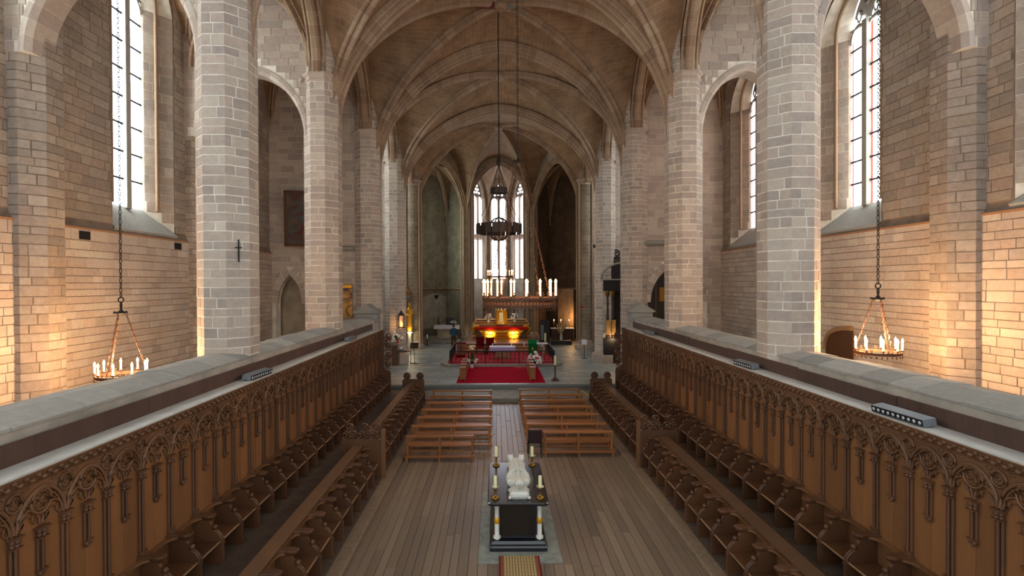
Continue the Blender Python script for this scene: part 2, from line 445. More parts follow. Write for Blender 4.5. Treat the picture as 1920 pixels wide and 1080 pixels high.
# ---- ceiling: webs, ribs, bosses
ceil = MB(); ceil.box(-12.5, 12.6, -4.0, 54, 18.6, 18.9)
ceil = ceil.build('ceiling', 'mortar_dark'); struct(ceil, 'brown stone rib vault over the nave and aisles', 'ceiling')
def sector(boss, p0, p1, zs, ze, pe, n=14, mat='vault', zs2=None):
    B = Vector(boss); P0 = Vector((*p0, 0)); P1 = Vector((*p1, 0)); L = (P1 - P0).length; D = ((P0 + P1) / 2 - Vector((B.x, B.y, 0))).length
    H = ze - zs; tab = [0.0]
    for k in range(1, 201):
        d0, d1 = (k - 1) / 200, k / 200; tab.append(tab[-1] + sqrt(((d1 - d0) * L / 2) ** 2 + (H * (g(d0) - g(d1))) ** 2))
    def P(i, j):
        s = sin(i * pi / 2); t = 0.5 - 0.5 * cos(pi * j); q = abs(2 * t - 1)
        v = P0.lerp(P1, t); x = B.x + (v.x - B.x) * s; y = B.y + (v.y - B.y) * s
        rg_ = B.z + (ze - B.z) * s ** 1.5; mixf = (1 - q ** 8) * s ** 2
        d = q * s; w = g(d) + (g(d, pe) - g(d)) * mixf
        return (x, y, zs + (rg_ - zs) * w)
    def U(i, j):
        t = 0.5 - 0.5 * cos(pi * j); s = sin(i * pi / 2); d = (2 * t - 1) * s
        a = tab[min(200, int(abs(d) * 200))]
        return (s * D, (a if d > 0 else -a) + 50)
    return uv_grid('vault_web', P, n, n * 2, U, mat, ceil)
def half_rib_pts(boss, p, zs, n=40):
    out = []
    for k in range(n + 1):
        s = sin(pi / 2 * k / n); out.append((boss[0] + (p[0] - boss[0]) * s, boss[1] + (p[1] - boss[1]) * s, zs + (boss[2] - zs) * g(s)))
    return [Vector(p) for p in out]
def arch_pts(a, b, zs, rise, p=PW, n=60):
    a = Vector(a); b = Vector(b); out = []
    for k in range(n + 1):
        s = sin(-pi / 2 + pi * k / n); q = a.lerp(b, (s + 1) / 2); out.append(Vector((q[0], q[1], zs + rise * g(s, p))))
    return out
def boss_mesh(p, r=0.3):
    b = MB(); b.lathe([(r * .5, -.05), (r, -.12), (r * 1.05, -.2), (r * .8, -.34), (r * .55, -.38), (r * .5, -.33), (r * .2, -.36)], p, 12)
    o = b.build('vault_boss', 'rib_stone', ceil)
    return o
APEXZ = {0: 17.0, 1: 17.0, 2: 17.0, 3: 16.95, 4: 16.2}
BOSSZ = {0: 17.25, 1: 17.25, 2: 17.2, 3: 16.85}
xl, xr = AX - 6.36, AX + 6.36
for k in range(1, 5):
    rib('transverse_arch', ceil, arch_pts((xl, PY[k], 0), (xr, PY[k], 0), ZS, APEXZ[k] - ZS), PROF_T, 0.42 if k < 4 else 0.5)
for k in range(0, 4):
    y0, y1 = PY[k], PY[k + 1]; B = (AX, (y0 + y1) / 2, BOSSZ[k])
    sector(B, (xl, y0), (xr, y0), ZS, APEXZ[k], PW); sector(B, (xl, y1), (xr, y1), ZS, APEXZ[k + 1], PW)
    for x in (xl, xr):
        sector(B, (x, y0), (x, y1), ZS, 16.75, 3.0)
        if k > 0:
            for y in (y0, y1): rib('diagonal_rib', ceil, half_rib_pts(B, (x, y), ZS), PROF_D, 0.42)
    if k > 0: boss_mesh(B)
# the boss of the second full bay keeps old red and grey paint on the rib ends beside it
bp = MB(); bp.box(AX - 1.05, AX - 0.28, 22.45, 22.62, 16.83, 17.12); bp.build('painted_rib_end', mat_plain('old_red', (108, 46, 38), 0.9), ceil)
bp = MB(); bp.box(AX + 0.28, AX + 0.95, 22.45, 22.62, 16.83, 17.12); bp.build('painted_rib_end', mat_plain('old_grey', (128, 124, 116), 0.9), ceil)

# apse vault: boss above the last free piers
P6 = {-1: (-2.55, 46.6), 1: (3.2, 46.6)}
AB = (0.3, PY[5], 17.1)
ring = [(xl, PY[4]), (-6.05, PY[5]), P6[-1], P6[1], (6.55, PY[5]), (xr, PY[4])]
for a, b in zip(ring, ring[1:]): sector(AB, a, b, ZS - .2, 16.2, 2.6)
sector(AB, ring[-1], ring[0], ZS - .2, APEXZ[4], PW)
for i, p in enumerate(ring): rib('apse_rib', ceil, half_rib_pts(AB, p, ZS - .2), scale_prof(PROF_D, 0.95), 0.5)
boss_mesh(AB, 0.36)

# ---- piers
def octv(ap, z, cx=0, cy=0, sc8=None):
    r = ap / cos(pi / 8)
    return [(cx + r * (sc8[i] if sc8 else 1) * cos(pi / 8 + i * pi / 4), cy + r * (sc8[i] if sc8 else 1) * sin(pi / 8 + i * pi / 4), z) for i in range(8)]
def pier_blocks(cx, cy, z0, z1, faces, rg):
    out = []; z = z0
    while z < z1 - .05:
        h = min(rg.uniform(.18, .27), z1 - z)
        for f in faces:
            a = f * pi / 4; n = Vector((cos(a), sin(a), 0)); u = Vector((-sin(a), cos(a), 0)); c = Vector((cx, cy, z + h / 2)) + n * (AP - .014)
            w = PA + .008
            if rg.random() < .45: cuts = [-w / 2, w / 2]
            else: q = rg.uniform(-.12, .12); cuts = [-w / 2, q, w / 2]
            for p, q in zip(cuts, cuts[1:]):
                gp0 = .011 if p > -w / 2 + .01 else 0; gp1 = .011 if q < w / 2 - .01 else 0
                out.append(frame(c + u * ((p + gp0 + q - gp1) / 2), u, Vector((0, 0, 1)), n, q - p - gp0 - gp1, h - .022, .018 * rg.uniform(.8, 1.15)))
        z += h
    return out
def pier(k, s):
    cx, cy = PX[s], PY[k]; rg = random.Random(k * 10 + s)
    pos = ['', 'nearest', 'second', 'third', 'fourth'][k]
    t = thing('stone_pier', f'octagonal stone pier, {pos} one from the camera on the {SIDE[s]} of the nave', 'pier', (cx, cy, 0)); t['kind'] = 'structure'
    zb = 0 if k < 3 else ZF
    b = MB(); b.loft([octv(AP - .004, zb), octv(AP - .004, 17.2)]); b.build('pier_core', 'mortar_light', t)
    if k >= 3:
        b = MB(); b.loft([octv(AP + .16, ZF - .02), octv(AP + .16, ZF + .5), octv(AP + .03, ZF + .62)]); b.build('plinth', 'pier_stone', t)
    # capital on the sides away from the nave and facing the aisle
    sc8 = [1.0] * 8; hid = [0, 7, 1] if s < 0 else [3, 4, 2]
    for i in hid: sc8[i] = 0.9
    zc = 12.34 if k < 4 else 12.5
    b = MB(); prof = [(AP + .01, 0), (AP + .05, .04), (AP + .05, .08), (AP + .02, .1), (AP + .04, .16), (AP + .11, .22), (AP + .11, .3), (AP + .02, .32)]
    b.loft([octv(r, zc + z, 0, 0, sc8) for r, z in prof]); cp = b.build('capital', 'pier_stone', t)
    b = MB(); xx = (-.62 if s < 0 else .62)
    b.sphere((xx, -.38, zc + .14), .1); b.sphere((xx * 1.02, -.42, zc + .06), .06); b.build('corbel_head', 'pier_stone', cp)
    faces = [0, 7, 6, 5, 4] if s < 0 else [4, 5, 6, 7, 0]
    blocks = pier_blocks(cx, cy, 2.3 if k < 3 else ZF + .6, 17.1, faces, rg)
    emit_blocks(t, (cx, cy, 0), blocks, 'pier_stone', budget=300 if k < 3 else 260)
    return t
PIER = {}
for s in (-1, 1):
    for k in range(1, 5): PIER[k, s] = pier(k, s)
# round piers at the apse
def round_pier(x, y, r, label, shafts):
    t = thing('stone_pier', label, 'pier', (x, y, ZF)); t['kind'] = 'structure'
    me = uv_grid('pier_shaft', lambda i, j: (r * cos(2 * pi * i), r * sin(2 * pi * i), j * 16.6), 20, 1, lambda i, j: (i * 2 * pi * r, j * 16.6), 'far_wall', t)
    b = MB(); b.lathe([(r + .22, -.02), (r + .22, .3), (r + .14, .38), (r + .12, .55), (r + .03, .68), (r, .7)], n=8, smooth=False); b.build('plinth', 'pier_stone', t)
    for dx, dy, rr in shafts:
        b = MB(); b.lathe([(rr * 1.6, 0), (rr * 1.6, .25), (rr, .35), (rr, 12.2), (rr * 1.5, 12.35), (rr * 1.5, 12.5)], (dx, dy, 0), 8); b.build('colonnette', 'rib_stone', t)
    b = MB(); b.lathe([(r, 12.2), (r + .05, 12.25), (r + .05, 12.3), (r + .02, 12.35), (r + .14, 12.5), (r + .14, 12.6), (r, 12.62)], n=16); b.build('capital', 'pier_stone', t)
    return t
for s in (-1, 1):
    x5 = -6.15 if s < 0 else 6.72
    round_pier(x5, PY[5], .56, f'round stone pier at the {SIDE[s]} entrance of the apse', [(-s * .6, -.1, .09), (-s * .5, -.42, .06), (s * .45, -.45, .06)])
    round_pier(P6[s][0], P6[s][1], .42, f'slender stone pier beside the {SIDE[s]} edge of the stained glass windows', [(-s * .42, -.1, .1), (-s * .3, -.36, .07), (s * .4, -.2, .08), (s * .15, -.45, .06)])

# ---- arcade walls above the piers with their pointed arches
def strip_wall(mb, us, lo, hi, f0, f1):
    """solid slab over samples us between lo(u) and hi(u); f0,f1 place (u,v) on the two faces"""
    n = len(us); A = [f0(u, lo(u)) for u in us]; B = [f0(u, hi(u)) for u in us]; C = [f1(u, lo(u)) for u in us]; D = [f1(u, hi(u)) for u in us]
    vs = A + B + C + D; fs = []
    for i in range(n - 1):
        fs += [(i, i + 1, n + i + 1, n + i), (2 * n + i + 1, 2 * n + i, 3 * n + i, 3 * n + i + 1), (i + 1, i, 2 * n + i, 2 * n + i + 1), (n + i, n + i + 1, 3 * n + i + 1, 3 * n + i)]
    fs += [(0, n, 3 * n, 2 * n), (n - 1, 2 * n - 1, 4 * n - 1, 3 * n - 1)]; mb.add(vs, fs)
for s in (-1, 1):
    mb = MB()
    for k in range(0, 5):
        y0, y1 = PY[k], PY[k + 1]; c = (y0 + y1) / 2; h = (y1 - y0) / 2 - .55
        us = [c + h * sin(pi / 2 * q / 16) for q in range(-16, 17)]
        lo = lambda u: 12.6 + 3.55 * g((u - c) / h) if abs(u - c) < h * .999 else 12.6
        strip_wall(mb, us, lo, lambda u: 18.0, lambda u, v: (PX[s] - .3, u, v), lambda u, v: (PX[s] + .3, u, v))
    w = mb.build(f'wall_arcade_{SIDE[s]}', 'vault'); struct(w, f'stone wall over the {SIDE[s]} arcade arches', 'wall')
    for k in range(1, 5):
        y0, y1 = PY[k] + .5, PY[k + 1] - .5
        rib('arcade_arch', w, arch_pts((PX[s], y0, 0), (PX[s], y1, 0), 12.62, 3.6), PROF_W, 0.4)

# ---- outer aisle walls with tall windows
WIN_BAYS = {-1: [2.05, 8.95, 15.85, 29.65, 36.55], 1: [2.05, 8.95, 15.85, 22.75, 29.65, 36.55]}  # first bay each side lies out of view, added to brighten the near piers
WTOP = {-1: 1.1, 1: 0.0}
def win_hole(y, z, marg=0.0, s=1):
    for c in WIN_BAYS[s]:
        a, b = c - .5 - marg, c + 2.45 + marg; m = (a + b) / 2; hw = (b - a) / 2
        if a < y < b and 6.98 < z < 13.0 + WTOP[s] + 1.7 * g((y - m) / hw): return True
    return False
wn = 0
def aisle_window(c, s, wall):
    """two tall lights between splayed jambs"""
    global wn; wn += 1; dt = WTOP[s]; pm = 'day_pane' if c < 20 or c > 26 else 'stained_pane'
    X = WX[s]; Xg = X + s * .62; y0, y1 = c + .2, c + 1.72
    w = thing(f'window_{wn}', f'tall two-light leaded window in the {SIDE[s]} aisle wall, {["added out of view for its daylight", "just before the nearest pier", "between the first two piers", "partly hidden behind the near pier", "in the chapel beside the crossing", "in the chapel beside the apse"][int(c / 6.9)]}', 'window', (Xg, (y0 + y1) / 2, 7.7)); w['kind'] = 'structure'
    def loc(x, y, z): return (x - Xg, y - (y0 + y1) / 2, z - 7.7)
    a, b = c - .5, c + 2.45; m = (a + b) / 2; hw = (b - a) / 2; gm = (y0 + y1) / 2; gh = (y1 - y0) / 2
    # jambs, head and sloping sill as one stone lining
    n = 16; fi = [(a, 7.0)] + [(m + hw * sin(-pi / 2 + pi * k / n), 13.0 + dt + 1.7 * g(sin(-pi / 2 + pi * k / n))) for k in range(n + 1)] + [(b, 7.0)]
    go = [(y0, 7.7)] + [(gm + gh * sin(-pi / 2 + pi * k / n), 13.3 + dt + 1.25 * g(sin(-pi / 2 + pi * k / n))) for k in range(n + 1)] + [(y1, 7.7)]
    mb = MB(); mb.add([loc(X, *p) for p in fi] + [loc(Xg, *p) for p in go], [(k, k + 1, len(fi) + k + 1, len(fi) + k) for k in range(len(fi) - 1)])
    mb.build('splay', 'mortar_light', w)
    mb = MB(); mb.add([loc(X - s * .1, a - .05, 6.9), loc(X - s * .1, b + .05, 6.9), loc(Xg, y1, 7.7), loc(Xg, y0, 7.7), loc(X, a - .05, 6.7), loc(X, b + .05, 6.7), loc(Xg, y1, 6.7), loc(Xg, y0, 6.7)],
                      [(0, 1, 2, 3), (4, 5, 1, 0), (5, 6, 2, 1), (6, 7, 3, 2), (7, 4, 0, 3)])
    mb.build('sill', 'coping', w)
    # roll moulding round the light
    mb = MB(); mb.tube([loc(X + s * .3, gm + (p[0] - gm) * 1.4, p[1]) for p in go], .06, 6); mb.build('roll_moulding', 'rib_stone', w)
    # mullion and tracery
    mb = MB(); mb.loft([[loc(Xg - s * .12, gm - .11, z), loc(Xg - s * .12, gm + .11, z), loc(Xg + s * .05, gm + .17, z), loc(Xg + s * .05, gm - .17, z)] for z in (7.65, 13.5 + dt)])
    for q in (-1, 1):
        cy = gm + q * gh / 2
        mb.tube([loc(Xg, cy + gh / 2 * sin(-pi / 2 + pi * k / 10), 13.0 + dt + .5 * g(sin(-pi / 2 + pi * k / 10))) for k in range(11)], .05, 5)
        mb.tube([loc(Xg, cy + .1 * sin(2 * pi * k / 10) , 13.75 + dt + .17 * cos(2 * pi * k / 10)) for k in range(10)], .045, 5, closed=True)
    mb.tube([loc(Xg, gm + .12 * sin(2 * pi * k / 10), 14.15 + dt + .15 * cos(2 * pi * k / 10)) for k in range(10)], .045, 5, closed=True)
    mb.tube([loc(Xg, y0, 13.42 + dt), loc(Xg, y1, 13.42 + dt)], .05, 6)
    mb.build('mullion', 'coping', w)
    zs = [7.7 + (5.76 + dt) / 8 * k for k in range(9)]
    red = s > 0
    for q in (-1, 1):
        ya, yb = (y0 + .03, gm - .16) if q < 0 else (gm + .16, y1 - .03)
        for k in range(8):
            e = .055 if red else 0
            p = MB(); p.box(*sorted((loc(Xg + s * .02, 0, 0)[0], loc(Xg + s * .03, 0, 0)[0])), ya + e - gm, yb - e - gm, zs[k] - 7.7 + .014, zs[k + 1] - 7.7 - .014); p.build('pane', pm, w)
        if red:
            for yy in (ya, yb - e):
                p = MB(); p.box(*sorted((s * .02, s * .03)), yy - gm, yy + e - gm, 0, 5.75 + dt); p.build('border_glass', 'red_pane', w)
        # arched head of each light and the tracery glass above
        p = MB(); cy = (ya + yb) / 2; hh = (yb - ya) / 2
        pts = [(cy - hh, zs[8]), (cy + hh, zs[8])] + [(cy + hh * cos(pi * k / 8), 13.52 + dt + .38 * sin(pi * k / 8) * .9 - .05) for k in range(9)]
        p.prism(pts, lambda y, z: loc(Xg + s * .02, y, z), lambda y, z: loc(Xg + s * .03, y, z)); p.build('pane', pm, w)
        for k in range(1, 8):
            mbar = MB(); mbar.tube([loc(Xg - s * .01, ya, zs[k]), loc(Xg - s * .01, yb, zs[k])], .038, 5); mbar.build('saddle_bar', 'lead', w)
    # plate closing the rest of the opening (tracery field)
    p = MB(); pts = [(y, z) for y, z in go]; p.prism(pts, lambda y, z: loc(Xg + s * .05, y, z), lambda y, z: loc(Xg + s * .12, y, z)); p.build('tracery_plate', 'coping', w)
    # masonry of the far jamb
    A = Vector((X, b, 7.0)); Bv = Vector((Xg, y1, 7.0)); d = (Bv - A); L = d.length; d.normalize(); nn = Vector((-s, 0, 0)) - d * d.dot(Vector((-s, 0, 0))); nn.normalize()
    bl = masonry(A, d, (0, 0, 1), nn, L * .93, 6.2 + dt, (0.26, 0.36), (0.4, 0.8), 0.016, hole=lambda u, v: v < .75 * u / L, rg=random.Random(5))
    emit_blocks(w, (Xg, gm, 7.7), bl, 'wall_stone', budget=80)
    return w
for s in (-1, 1):
    X = WX[s]; mb = MB(); sgnx = s
    us = [-4.0]; 
    for c in WIN_BAYS[s]:
        a, b = c - .5, c + 2.45; m = (a + b) / 2; hw = (b - a) / 2
        mb_us = [m + hw * sin(-pi / 2 + pi * k / 16) for k in range(17)]
        strip_wall(mb, mb_us, lambda u: 13.0 + WTOP[s] + 1.7 * g((u - m) / hw), lambda u: 18.6, lambda u, v: (X, u, v), lambda u, v: (X + s * .5, u, v))
        us += [a, b]
    us.append(40.5)
    for a, b in zip(us[0::2], us[1::2]): mb.box(min(X, X + s * .5), max(X, X + s * .5), a, b, 6.6, 18.6)
    mb.box(min(X - s * .1, X + s * .6), max(X - s * .1, X + s * .6), -4.0, 40.5, 0, 6.75)
    # sloped ledge
    mb.add([(X - s * .1, -4, 6.75), (X - s * .1, 40.5, 6.75), (X, 40.5, 6.98), (X, -4, 6.98)], [(0, 1, 2, 3)])
    w = mb.build(f'wall_{SIDE[s]}', 'mortar_dark'); struct(w, f'coursed stone outer wall of the {SIDE[s]} aisle', 'wall')
    up = Vector((0, 0, 1)); rg = random.Random(40 + s)
    u = Vector((0, 1, 0)); n = Vector((-s, 0, 0))
    bl = []
    y0 = 3.0
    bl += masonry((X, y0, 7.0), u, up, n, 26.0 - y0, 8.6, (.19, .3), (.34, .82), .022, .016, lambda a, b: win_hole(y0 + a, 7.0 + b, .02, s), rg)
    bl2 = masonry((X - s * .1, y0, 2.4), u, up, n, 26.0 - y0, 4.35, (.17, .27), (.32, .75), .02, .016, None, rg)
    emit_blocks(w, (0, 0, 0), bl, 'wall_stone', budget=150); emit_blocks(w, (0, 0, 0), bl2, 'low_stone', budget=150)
    # string course under the windows
    b = MB(); b.box(min(X - s * .1, X - s * .14), max(X - s * .1, X - s * .14), 10.8, 26, 6.72, 6.77); b.build('string_course', mat_plain('ledge_terracotta', (168, 122, 86), .9), w)
    for c in WIN_BAYS[s]: aisle_window(c, s, w)
    # half pillars on the wall
    for k in (1, 2):
        cx, cy = X, PY[k] + .25
        b = MB(); b.loft([octv(AP - .004, 0, cx, cy), octv(AP - .004, 17.2, cx, cy)]); p = b.build('wall_shaft', 'mortar_dark', w)
        fc = [0, 7, 1, 6] if s < 0 else [4, 5, 3, 6]
        emit_blocks(p, (0, 0, 0), pier_blocks(cx, cy, 2.4, 12.5, fc, random.Random(90 + k)), 'wall_stone', budget=180)
for (y, z) in ((13.95, 6.45), (18.1, 6.45)):
    b = MB(); b.box(-10.93, -10.85, y, y + .36, z, z + .22); b.build('putlog_hole', 'dark_void', bpy.data.objects['wall_left'])  # dark box proud of the wall stands in for the shade inside each hole

b = MB(); n = 14
pts = [(16.35 + 1.3 * sin(pi / 2 * k / n), 3.1 + .7 * cos(pi / 2 * k / n) ** .8) for k in range(n + 1)]
b.loft([[(11.0, y, z - .06), (10.86, y, z - .06), (10.86, y, z + .08), (11.0, y, z + .08)] for y, z in pts]); b.build('door_hood', mat_plain('tan_hood', (150, 116, 80), .8), bpy.data.objects['wall_right'])
b = MB(); b.prism([(16.35, .1), (17.6, .1)] + [(y, z - .06) for y, z in pts[::-1]], lambda y, z: (10.99, y, z), lambda y, z: (10.93, y, z)); o = b.build('door_1', 'oak_dark'); struct(o, 'dark wooden door under a curved hood in the right aisle wall', 'door')
# ---- cross walls of the aisles: open arches at the first two piers, closed beyond
CW = {}
for s in (-1, 1):
    for k in (1, 2):
        y = PY[k]; xa, xb = sorted((PX[s] + s * .35, WX[s])); c = (PX[s] + s * .62 + WX[s] - s * .6) / 2; h = abs((WX[s] - s * .6) - (PX[s] + s * .62)) / 2 + .24
        mb = MB(); us = [xa] + [c + h * sin(pi / 2 * q / 14) for q in range(-14, 15)] + [xb]
        lo = lambda u: 10.5 + 2.4 * g((u - c) / h) if abs(u - c) < h else 10.5
        strip_wall(mb, us, lo, lambda u: 18.2, lambda u, v: (u, y - .38, v), lambda u, v: (u, y + .38, v))
        w = mb.build(f'wall_cross_{SIDE[s]}', 'mortar_light'); struct(w, f'stone cross wall over the {"nearer" if k == 1 else "farther"} arch of the {SIDE[s]} aisle', 'wall')
        rib('aisle_arch', w, arch_pts((c - h, y, 0), (c + h, y, 0), 10.5, 2.45), [(-.42, -.03), (-.42, .1), (-.3, .2), (.3, .2), (.42, .1), (.42, -.03)], .38, 'pier_stone', 'mortar_light')
        bl = masonry((xa, y - .38, 10.5), (1, 0, 0), (0, 0, 1), (0, -1, 0), xb - xa, 5.6, (.24, .32), (.4, .8), .024, .016, lambda a, b: abs(xa + a - c) < h + .1 and 10.5 + b < lo(xa + a) + .12, random.Random(k))
        emit_blocks(w, (0, 0, 0), bl, 'pier_stone', budget=170)
        rib('wall_rib', w, arch_pts((PX[s] + s * .3, y - .4, 0), (WX[s] - s * .3, y - .4, 0), 12.9, 2.9), scale_prof(PROF_W, .5), .4)
    # aisle vault webs
    for k in range(0, 3):
        y0, y1 = PY[k], PY[k + 1]; xa, xb = PX[s] + s * .25, WX[s]; B = ((xa + xb) / 2, (y0 + y1) / 2, 16.6)
        cs = [(xa, y0), (xb, y0), (xb, y1), (xa, y1)]
        for i in range(4): sector(B, cs[i], cs[(i + 1) % 4], 12.4, 16.1, 2.2, 10)
        if k > 0:
            for cc in cs: rib('aisle_rib', ceil, half_rib_pts(B, cc, 12.4), scale_prof(PROF_D, .75), .45)
    # closing wall at the third pier, with a low arch through it
    for k in (3, 4, 5):
        y = PY[k]; xa, xb = sorted((PX[s] + s * .3, WX[s]))
        mb = MB()
        if k == 3:
            c, h, zs_, ri = ((-10.0, .72, 4.3, 1.35) if s < 0 else (8.75, 1.35, 4.3, 1.75))
            us = [xa] + [c + h * sin(pi / 2 * q / 12) for q in range(-12, 13)] + [xb]
            lo = lambda u: zs_ + ri * g((u - c) / h) if abs(u - c) < h * .9999 else 0
            us = [c + h * sin(pi / 2 * q / 12) for q in range(-12, 13)]
            strip_wall(mb, us, lambda u: zs_ + ri * g((u - c) / h), lambda u: 18.0, lambda u, v: (u, y - .2, v), lambda u, v: (u, y + .4, v))
            mb.box(xa, c - h, y - .2, y + .4, 0, 18); mb.box(c + h, xb, y - .2, y + .4, 0, 18)
        else: mb.box(xa, xb, y - .1, y + .4, 0, 18)
        nm = {3: 'third', 4: 'fourth', 5: 'apse'}[k]
        w = mb.build(f'wall_chapel_{SIDE[s]}', 'mortar_light'); struct(w, f'stone wall closing the {SIDE[s]} aisle beside the {nm} pier', 'wall'); CW[k, s] = w
        if k == 3:
            rib('low_arch', w, arch_pts((c - h, y - .2, 0), (c + h, y - .2, 0), zs_, ri + .12), [(-.06, -.2), (-.06, .14), (.1, .14), (.1, -.2)], .34, 'pier_stone', 'mortar_light')
            bl = masonry((xa, y - .2, 2.4), (1, 0, 0), (0, 0, 1), (0, -1, 0), xb - xa, 13.4, (.24, .32), (.4, .85), .02, .016, lambda a, b: abs(xa + a - c) < h + .2 and 2.4 + b < lo(min(max(xa + a, c - h * .99), c + h * .99)) + .2, random.Random(k + s))
            emit_blocks(w, (0, 0, 0), bl, 'pier_stone', budget=300)
        else:
            bl = masonry((xa, y - .1, ZF), (1, 0, 0), (0, 0, 1), (0, -1, 0), 2.6 if s > 0 else xb - xa, 15, (.24, .32), (.4, .85), .02, .016, None, random.Random(k + s)) if k == 4 else masonry((xb - 2.2 if s < 0 else xa, y - .1, ZF), (1, 0, 0), (0, 0, 1), (0, -1, 0), 2.2, 15, rg=random.Random(3))
            emit_blocks(w, (0, 0, 0), bl, 'pier_stone', budget=0)
# recess behind the right low arch and shelf-like ledges above both low openings
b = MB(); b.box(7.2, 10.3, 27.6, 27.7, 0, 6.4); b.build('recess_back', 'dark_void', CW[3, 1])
b = MB(); b.box(-10.9, -9.1, 27.0, 27.1, 0, 6.4); b.build('recess_back', 'far_wall', CW[3, -1])
for s, xa, xb, z in ((-1, -7.6, -6.85, 6.85), (1, 7.15, 8.3, 7.05)):
    b = MB(); b.prism([(0, 0), (-.18, 0), (-.3, .1), (-.3, .16), (0, .26)], lambda a, c: (xa, 26.0 + a, z + c), lambda a, c: (xb, 26.0 + a, z + c)); b.build('ledge', 'coping', CW[3, s])

# ---- apse chapels
def chapel(s):
    f = lambda x, y: (x, y) if s < 0 else (0.65 - x, y)
    pts = [f(-6.35, 40.5), f(-6.75, 46.4), f(-4.45, 49.8), f(-2.75, 47.0)]
    t = thing(f'wall_side_chapel_{SIDE[s]}', f'stone walls of the {"pale" if s < 0 else "dark"} chapel {SIDE[s]} of the altar', 'wall'); t['kind'] = 'structure'
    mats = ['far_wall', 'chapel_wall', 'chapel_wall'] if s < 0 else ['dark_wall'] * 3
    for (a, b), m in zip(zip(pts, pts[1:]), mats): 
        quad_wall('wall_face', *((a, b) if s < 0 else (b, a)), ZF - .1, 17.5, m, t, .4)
    for a, b in zip(pts[1:], pts[2:]):
        mb = MB(); A = Vector((*a, 4.65)); Bv = Vector((*b, 4.65)); d = (Bv - A).normalized(); nn = Vector((d.y, -d.x, 0)) * (1 if s < 0 else -1)
        mb.prism([(0, 0), (.12, .05), (.12, .12), (0, .2)], lambda p, q: tuple(A + nn * p + Vector((0, 0, q))), lambda p, q: tuple(Bv + nn * p + Vector((0, 0, q)))); mb.build('string_course', 'rib_stone', t)
    ctr = f(-5.2, 44.6); B = (ctr[0], ctr[1], 15.4)
    ring = pts + [pts[0]]
    cs = [f(-6.35, 40.6), pts[1], pts[2], f(-2.7, 46.8)]
    for i in range(4): sector(B, cs[i], cs[(i + 1) % 4], 10.6, 14.9, 2.2, 8)
    for c in cs: rib('chapel_rib', ceil, half_rib_pts(B, c, 10.6), scale_prof(PROF_D, .7), .6)
    # entrance arch
    a = f(-6.1, 40.3); b = P6[s]
    rib('chapel_arch', t, arch_pts((*a, 0), (*b, 0), 10.4, 4.9), scale_prof(PROF_T, .8), .5)
    if s < 0:
        # plaster patch low on the wall
        A = Vector((*pts[1], 0)); d = (Vector((*pts[2], 0)) - A); L = d.length; d.normalize(); nn = Vector((d.y, -d.x, 0))
        mb = MB(); mb.prism([(.3, 1.2), (L - .3, 1.3), (L - .3, 4.0), (L * .6, 4.4), (.8, 4.1), (.3, 3.2)], lambda u, v: tuple(A + d * u + nn * .015 + Vector((0, 0, v))), lambda u, v: tuple(A + d * u + nn * .004 + Vector((0, 0, v)))); mb.build('plaster_patch', 'plaster', t)
    return t
CH = {s: chapel(s) for s in (-1, 1)}
# window in the far left chapel, out of sight behind the pier, that lights its pale wall
def plain_window(name, label, p0, p1, z0, z1, mat, inset=.03):
    A = Vector((*p0, 0)); B = Vector((*p1, 0)); d = (B - A); L = d.length; d.normalize(); nn = Vector((d.y, -d.x, 0)); mid = (A + B) / 2
    w = thing(name, label, 'window', (mid.x, mid.y, z0)); w['kind'] = 'structure'
    def P(u, v, q): return tuple(A + d * u + nn * q + Vector((0, 0, v)) - Vector((mid.x, mid.y, z0)))
    return w, P, L
w, P, L = plain_window('window_20', 'narrow window in the side wall of the left chapel', (-6.5, 42.4), (-6.68, 45.4), 6, 13, 'day_pane')
for i in range(2):
    for k in range(6):
        mb = MB(); mb.prism([(L * i / 2 + .06, 6 + k * 1.15), (L * (i + 1) / 2 - .06, 6 + k * 1.15), (L * (i + 1) / 2 - .06, 7.1 + k * 1.15), (L * i / 2 + .06, 7.1 + k * 1.15)], lambda u, v: P(u, v, .03), lambda u, v: P(u, v, .05)); mb.build('pane', mat_emit('chapel_pane', (226, 236, 226), 3) if 'chapel_pane' not in bpy.data.materials else bpy.data.materials['chapel_pane'], w)
mb = MB(); mb.prism([(-.1, 5.9), (L + .1, 5.9), (L + .1, 13), (-.1, 13)], lambda u, v: P(u, v, .0), lambda u, v: P(u, v, .03)); mb.build('stone_frame', 'rib_stone', w)

